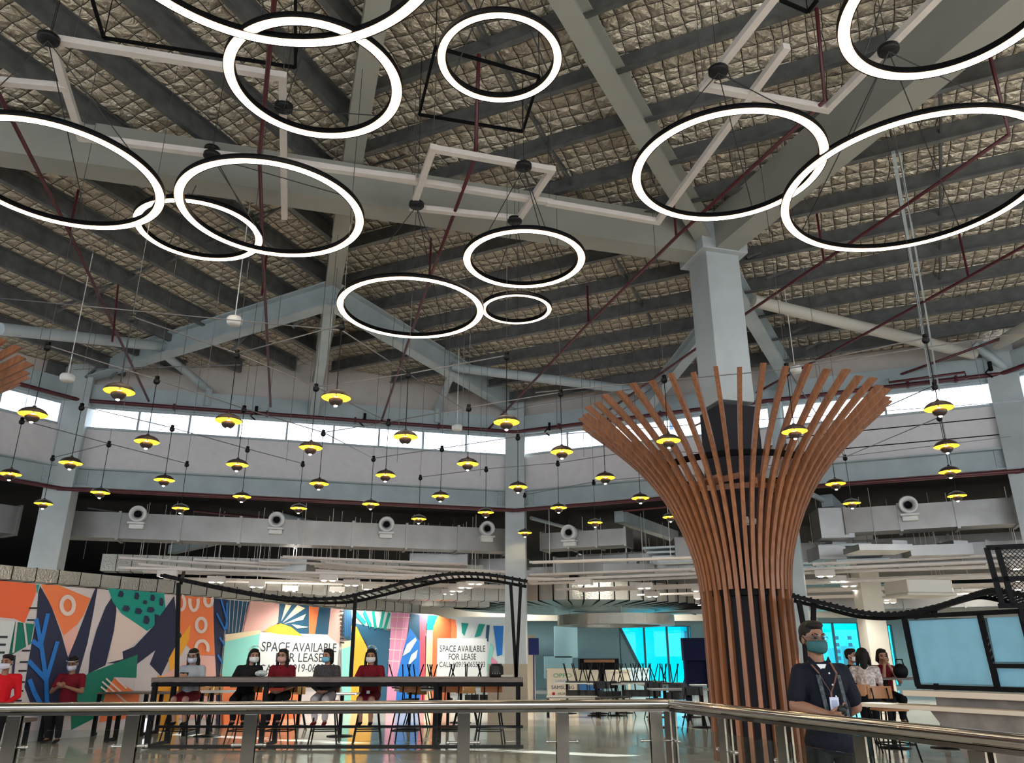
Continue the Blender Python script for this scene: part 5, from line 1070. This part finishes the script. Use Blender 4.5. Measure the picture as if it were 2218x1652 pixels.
def hair_parts(E, M_, s, style):
    P = [('e', E(0, -.022, .045), (.084*s, .094*s, .083*s), M_)]
    if style == 'short': P += [('e', E(0, .03, .092), (.066*s, .058*s, .034*s), M_), ('e', E(0, -.055, .0), (.074*s, .050*s, .06*s), M_)]
    else:
        P += [('e', E(0, .012, .085), (.076*s, .070*s, .040*s), M_)]
        for sx in (-1, 1):
            P += [('c', E(sx*.068, .0, .04), E(sx*.085, -.01, -.07), .032*s, .030*s)]
            if style == 'long': P += [('c', E(sx*.085, -.015, -.07), E(sx*.095, -.0, -.20), .032*s, .022*s)]
        P += [('c', E(0, -.06, .02), E(0, -.075, -.09), .07*s, .06*s)]
        if style == 'long': P += [('c', E(0, -.075, -.09), E(0, -.09, -.24), .065*s, .045*s)]
        if style == 'bun': P = P[:2]+[('e', E(0, -.11, .02), (.045*s,)*3, M_)]
    return P
def seated(name, lab, loc, rz, seat, top, bottom='skirt', botm=None, sleeve='short', lean=0, face=(0, -1, -.1), hair='long', mask=None, shield=None, pose='phone', skin=SKIN, foot=.30, shoe=BLACK, s=1.0, headshift=0, vox=.0085, glasses=False, sleevem=None):
    root = empty(name, (*loc, 0), rz, lab, 'person'); S_ = s
    hz = seat+.10; hip = Vv((0, .02, hz)); ch = Vv((lean*.6, -.02, hz+.31*S_)); nk = Vv((lean, -.02, hz+.47*S_)); hd_ = nk+Vv((headshift, -.035, .155*S_))
    kn = [Vv((sx*.095, -.40*S_, seat+.04)) for sx in (-1, 1)]; an = [Vv((sx*.085, -.34*S_, foot+.08)) for sx in (-1, 1)]
    sh = [nk+Vv((sx*.165*S_, .01, -.055)) for sx in (-1, 1)]
    if pose == 'phone': el = [sh[0]+Vv((-.07, -.10, -.24)), sh[1]+Vv((.07, -.10, -.24))]; wr = [Vv((nk.x-.055, -.33, nk.z-.20)), Vv((nk.x+.055, -.33, nk.z-.20))]
    elif pose == 'lap': el = [sh[0]+Vv((-.05, -.02, -.27)), sh[1]+Vv((.05, -.02, -.27))]; wr = [Vv((-.06, -.24, seat+.16)), Vv((.05, -.25, seat+.16))]
    elif pose == 'chin': el = [Vv((nk.x-.14, -.30, nk.z-.26)), Vv((nk.x+.14, -.30, nk.z-.26))]; wr = [hd_+Vv((-.035, -.13, -.14)), hd_+Vv((.035, -.13, -.14))]
    else: el = [sh[0]+Vv((-.08, -.18, -.22)), sh[1]+Vv((.08, -.18, -.22))]; wr = [Vv((nk.x-.08, -.38, hz+.20)), Vv((nk.x+.10, -.38, hz+.20))]
    P = [('c', hip, ch, .13, .12), ('e', hip+Vv((0, .02, 0)), (.165, .13, .12)), ('e', ch+Vv((0, 0, .04)), (.15, .10, .13)), ('c', nk-Vv((0, 0, .06)), nk+Vv((headshift*.4, -.01, .09)), .052, .048), ('c', sh[0], sh[1], .055, .055)]
    for k in (0, 1):
        sx = (-1, 1)[k]
        P += [('c', Vv((sx*.085, -.02, hz-.02)), kn[k], .082, .058), ('c', kn[k], an[k]+Vv((0, .03, 0)), .055, .036), ('c', sh[k], el[k], .045, .036), ('c', el[k], wr[k], .036, .024), ('c', an[k]+Vv((0, .03, -.02)), an[k]+Vv((sx*.01, -.09, -.06)), .032, .026)]
        dirn = (wr[k]-el[k]).normalized(); pal = Vv((-sx*.6, -.1, .4)) if pose in ('phone', 'lap') else Vv((-sx, 0, .1))
        hand(P, wr[k], (dirn+Vv((-sx*.35, 0, .15))), pal, 1.0, .6, -sx)
    hp, E, M_ = head_parts(hd_, face, 1.0); blob('body', P+hp, skin, root, vox, 3)
    T_ = [('c', hip, ch, .145, .135), ('e', ch+Vv((0, 0, .04)), (.172, .118, .145)), ('c', sh[0], sh[1], .064, .064), ('e', nk-Vv((0, 0, .045)), (.085, .07, .035))]
    for k in (0, 1):
        e = el[k]; T_ += [('c', sh[k], sh[k].lerp(e, .62 if sleeve == 'short' else 1), .062, .054 if sleeve == 'short' else .048)]
        if sleeve == 'long': T_ += [('c', e, e.lerp(wr[k], .82), .047, .036)]
    blob('top', T_, top, root, vox, 3)
    B_ = [('e', hip+Vv((0, .02, -.01)), (.182, .15, .125))]
    if bottom == 'skirt': B_ += [('c', Vv((sx*.08, -.02, hz-.02)), Vv((sx*.085, -.35, seat+.035)), .10, .082) for sx in (-1, 1)]+[('c', Vv((0, -.05, hz-.03)), Vv((0, -.33, seat+.03)), .09, .07)]
    else:
        for k in (0, 1): B_ += [('c', Vv(((-1, 1)[k]*.085, -.02, hz-.02)), kn[k], .095, .070), ('c', kn[k], an[k]+Vv((0, .03, .03)), .068, .052)]
    blob('skirt' if bottom == 'skirt' else 'trousers', B_, botm or top, root, vox, 3)
    for k in (0, 1):
        sx = (-1, 1)[k]; blob('shoe', [('c', an[k]+Vv((0, .035, -.035)), an[k]+Vv((sx*.01, -.10, -.065)), .038, .032)], shoe, root, vox, 2)
    blob('hair', hair_parts(E, M_, 1.0, hair), HAIR, root, vox, 3)
    face_bits(root, E, M_, 1.0, mask, shield, glasses)
    return root, wr, nk, hz
MW = mat('mask_white', (.68, .66, .67), .7); MBl = mat('mask_blue', (.16, .42, .60), .7); MT = mat('mask_teal', (.015, .085, .09), .7); MP = mat('mask_pale', (.55, .55, .66), .7)
cRed = cloth('dark_red', (.13, .008, .015)); cBlk = cloth('black', (.010, .010, .012)); cGry = cloth('grey_blue', (.30, .33, .37)); cDG = cloth('dark_grey', (.055, .05, .055), var=.4, vscale=40); cBR = cloth('bright_red', (.52, .012, .02)); cWh = cloth('off_white', (.52, .47, .47))
WY = 14.2
def wx(px, Y=WY): return PY(px, 1450, Y).x
PH = mat('phone_black', (.015, .015, .02), .2)
def phone(root, pos, tilt=-.9, d=(.075, .009, .15), m=PH, nm='mobile_phone', lab=None):
    b = MB(); M_ = Matrix.Rotation(tilt, 3, 'X'); b.box((0, 0, 0), d, 0, 0, M_); o = b.build(nm, m, None, .003); o.matrix_world = Matrix.Translation(Vector(root.location)+Matrix.Rotation(root.rotation_euler.z, 3, 'Z') @ Vector(pos)); o.rotation_euler = (0, 0, root.rotation_euler.z)
    tag(o, lab, 'phone' if 'phone' in nm else 'box'); return o
r, wr, nk, hz = seated('person', 'woman in a grey-blue cardigan and face shield looking at her phone', (wx(412), WY+.12), 0, SZ, cGry, 'skirt', cRed, 'long', 0, (0, -1, -.25), 'long', MP, 0.0, 'phone')
phone(r, (0, -.37, nk.z-.14), -.5, (.15, .009, .075), lab='phone held sideways by the woman in the grey-blue cardigan')
r, wr, nk, hz = seated('person', 'woman in black leaning sideways with her face shield pushed up', (wx(530), WY+.1), .15, SZ, cBlk, 'trousers', cBlk, 'long', .05, (.35, -1, -.05), 'long', MW, 1.45, 'table', headshift=.06)
b = MB(); q = PY(562, 1460, 13.75); b.ell((q.x, 13.85, 1.11), (.11, .08, .05), 12); tag(b.build('patterned_pouch', mat('pouch_pattern', (.4, .45, .45), .7, var=.7, vscale=18)), 'black and white patterned pouch on the bar table before the woman in black', 'bag')
r, wr, nk, hz = seated('person', 'woman in a dark red top with wavy hair, glasses and a pinkish mask', (wx(608), WY+.12), 0, SZ, cRed, 'trousers', cBlk, 'short', 0, (-.15, -1, 0), 'long', mat('mask_pink', (.55, .32, .28), .7), None, 'lap', glasses=True)
phone(r, (.03, -.33, SZ+.20), 0, (.24, .10, .05), mat('red_box', (.7, .06, .03), .5), 'lunch_box', 'orange-red box held in the lap of the woman in dark red')
r, wr, nk, hz = seated('person', 'woman in a dark grey blouse and light trousers with a light blue mask', (wx(706), WY+.12), 0, SZ, cDG, 'trousers', cWh, 'long', 0, (-.55, -1, -.05), 'bob', MBl, None, 'lap', shoe=cRed)
r, wr, nk, hz = seated('person', 'woman in a dark red dress with a white mask and raised shield', (wx(802), WY+.12), 0, SZ, cRed, 'skirt', cRed, 'short', 0, (.05, -1, -.1), 'long', MW, 1.5, 'table', headshift=-.01)
b = MB(); b.box((0, -.20, hz+.03), (.055, .005, .085)); b.build('id_badge', SPK, r)
r, wr, nk, hz = seated('person', 'man in a dark red shirt and face shield looking at his phone', (PY(140, 1480, 14.55).x, 14.75), .1, .47, cRed, 'trousers', cBlk, 'short', 0, (0, -1, -.25), 'short', MP, 0.0, 'phone', SKIND, .0, s=1.1)
phone(r, (0, -.37, nk.z-.16), -.5, (.10, .009, .06), lab='dark phone in the hands of the man in dark red')
r, wr, nk, hz = seated('person', 'person in a bright red top with a pale mask at the left edge', (PY(2, 1480, 13.1).x, 13.15), .5, .47, cBR, 'trousers', cBlk, 'long', 0, (-.5, -1, -.05), 'short', MP, None, 'lap', SKIND, .0, s=1.15)
cFl = mat('cloth_floral', (.55, .47, .44), .85, var=.55, vscale=26)
r, wr, nk, hz = seated('person', 'woman in a white floral blouse seen from behind at the right', (PY(1868, 1460, 13.2).x, 13.1), PI*.88, SZ, cFl, 'trousers', cBlk, 'short', 0, (0, -1, 0), 'long', None, None, 'lap')
r, wr, nk, hz = seated('person', 'woman in a white mask behind the woman in the floral blouse', (PY(1845, 1450, 14.3).x, 14.35), .4, SZ, cBlk, 'trousers', cBlk, 'short', 0, (.4, -1, 0), 'short', MW, None, 'lap')
r, wr, nk, hz = seated('person', 'woman resting her chin on folded hands at the dark high table', (PY(1914, 1450, 14.4).x, 14.45), 0, SZ, cRed, 'trousers', cBlk, 'short', 0, (-.05, -1, -.1), 'bob', None, None, 'chin')
# ---------------- the standing man
s = 1.0; MX, MY = 2.24, 5.98
root = empty('person', (MX, MY, 0), 0, 'man in a dark embroidered short-sleeved shirt and teal mask standing behind the railing', 'person')
hip = Vv((0, 0, .86)); ch = Vv((-.01, 0, 1.16)); nk = Vv((-.03, .0, 1.33)); hd_ = Vv((-.045, -.02, 1.485)); sh = [Vv((-.158, 0, 1.25)), Vv((.138, .01, 1.25))]
el = [Vv((-.235, -.04, 1.035)), Vv((.232, .06, 1.02))]; wr = [Vv((-.075, -.22, .985)), Vv((.12, .19, .93))]
P = [('c', hip, ch, .125, .12), ('e', ch+Vv((0, 0, .03)), (.165, .11, .14)), ('e', hip, (.15, .115, .12)), ('c', nk-Vv((0, 0, .05)), hd_-Vv((0, .01, .06)), .058, .052), ('c', sh[0], sh[1], .062, .062)]
for k in (0, 1):
    sx = (-1, 1)[k]; kn = Vv((sx*.115, -.02, .46)); an = Vv((sx*.13, .02, .085))
    P += [('c', Vv((sx*.09, 0, .82)), kn, .085, .06), ('c', kn, an, .055, .038), ('c', an, Vv((sx*.16, -.14, .035)), .036, .03), ('c', sh[k], el[k], .054, .044), ('c', el[k], el[k].lerp(wr[k], .4), .044, .042), ('c', el[k].lerp(wr[k], .4), wr[k], .042, .027)]
hand(P, wr[0], (.75, -.45, .05), (.15, .25, .95), 1.05, .75, -1)
hand(P, wr[1], (-.8, .2, -.1), (0, 1, 0), 1.05, .4, 1)
hp, E, M_ = head_parts(hd_, (.22, -1, -.04), 1.0); blob('body', P+hp, SKIND, root, .0052, 4)
T_ = [('c', Vv((0, 0, .84)), ch, .145, .140), ('e', Vv((-.005, 0, .80)), (.182, .145, .10)), ('e', Vv((0, 0, 1.0)), (.17, .130, .18)), ('e', ch+Vv((0, 0, .03)), (.180, .128, .145)), ('c', sh[0], sh[1], .066, .068), ('e', nk-Vv((0, 0, .035)), (.115, .085, .045))]
for k in (0, 1): T_ += [('c', sh[k], sh[k].lerp(el[k], .72), .068, .068)]
navy = mat('cloth_navy', (.005, .006, .012), .8, spec=.2, bump=.4, bscale=9)
blob('shirt', T_, navy, root, .006, 4)
c_ = MB()
for sx in (-1, 1): c_.add([nk+Vv((sx*.012, -.088, -.045)), nk+Vv((sx*.085, -.078, -.035)), nk+Vv((sx*.075, -.03, .035)), nk+Vv((sx*.062, -.045, .022)), nk+Vv((sx*.045, -.112, -.085))], [(0, 4, 1, 2, 3)])
o = c_.build('collar', navy, root); so_ = o.modifiers.new('solid', 'SOLIDIFY'); so_.thickness = .005
b = MB(); b.add([nk+Vv((-.035, -.082, -.02)), nk+Vv((.035, -.082, -.02)), nk+Vv((0, -.108, -.075))], [(0, 2, 1)]); b.build('undershirt', SPK, root)
B_ = [('e', Vv((0, 0, .84)), (.172, .125, .11))]
for sx in (-1, 1): kn = Vv((sx*.115, -.02, .46)); B_ += [('c', Vv((sx*.085, 0, .80)), kn, .098, .078), ('c', kn, Vv((sx*.13, .02, .10)), .075, .062)]
blob('trousers', B_, cloth('trouser_grey', (.010, .011, .013)), root, .008, 3)
for sx in (-1, 1): blob('shoe', [('c', Vv((sx*.13, .05, .045)), Vv((sx*.165, -.16, .04)), .045, .04)], BLKP, root, .008, 2)
blob('hair', hair_parts(E, M_, 1.0, 'short'), HAIR, root, .006, 3)
face_bits(root, E, M_, 1.0, MT, None, True)
g = MB(); vs = []
for i in range(9):
    a = math.radians(-60+120*i/8)
    for z in (.03, -.012): vs.append(E(.095*math.sin(a), .014+.095*math.cos(a), z))
g.add(vs, [(2*i, 2*i+1, 2*i+3, 2*i+2) for i in range(8)], 0, True); g.build('eye_shield', GL_SHIELD, root)
# front details lie on the shirt surface: find it by casting onto a torso ellipse
def front(x, z):
    a = max(.0, 1-((x+.005)/.19)**2); base_ = .150+.012*math.cos((z-1.05)*6)
    return Vv((x, -base_*math.sqrt(a)-.004, z))
b = MB()
for i in range(5): b.ell(front(-.012+.012*i, 1.25-.075*i)-Vv((0, .004, 0)), (.0065, .003, .0065), 8)
b.build('buttons', SPK, root)
emb = mat('embroidery', (.05, .06, .065), .8, var=.8, vscale=60)
for x0, x1 in ((-.085, -.045), (.055, .105)):
    b = MB(); vs = []; N = 16
    for i in range(N+1):
        z = 1.24-.36*i/N; xx = x0+(x1-x0)*i/N; vs += [front(xx-.013, z), front(xx+.013, z)]
    b.add(vs, [(2*i, 2*i+1, 2*i+3, 2*i+2) for i in range(N)], 0, True); b.build('embroidered_band', emb, root)
lan = mat('lanyard', (.16, .07, .05), .7); b = MB(); q = front(-.02, 1.125)-Vv((0, .006, 0))
for sx in (-1, 1):
    pts = [nk+Vv((sx*.075, -.045, .0)), front(-.02+sx*.06, 1.25)-Vv((0, .006, 0)), front(-.02+sx*.035, 1.19)-Vv((0, .006, 0)), q]
    for a, e in zip(pts[:-1], pts[1:]): b.bar(a, e, .014, .003)
b.bar(q, q-Vv((0, 0, .03)), .012, .003); b.build('lanyard', lan, root)
b = MB(); b.box(q+Vv((.012, -.006, -.075)), (.062, .005, .090)); b.box(q+Vv((.012, -.0095, -.075)), (.040, .002, .05), 0, 1); b.build('id_badge', [mat('badge_white', (.5, .52, .66), .4), mat('badge_grey', (.3, .33, .42), .4)], root)
b = MB(); b.ell((0, 0, 0), (.033, .030, .033), 14); b.lathe([(.001, .03), (.018, .03), (.018, .042), (.001, .042)], n=12); o = b.build('dark_flask', BLKP); o.location = Vv((MX, MY, 0))+wr[0]+Vv((.075, -.055, .035)); o.rotation_euler = (.5, .8, 0); tag(o, 'small dark rounded object held in the standing man\'s right hand', 'object')
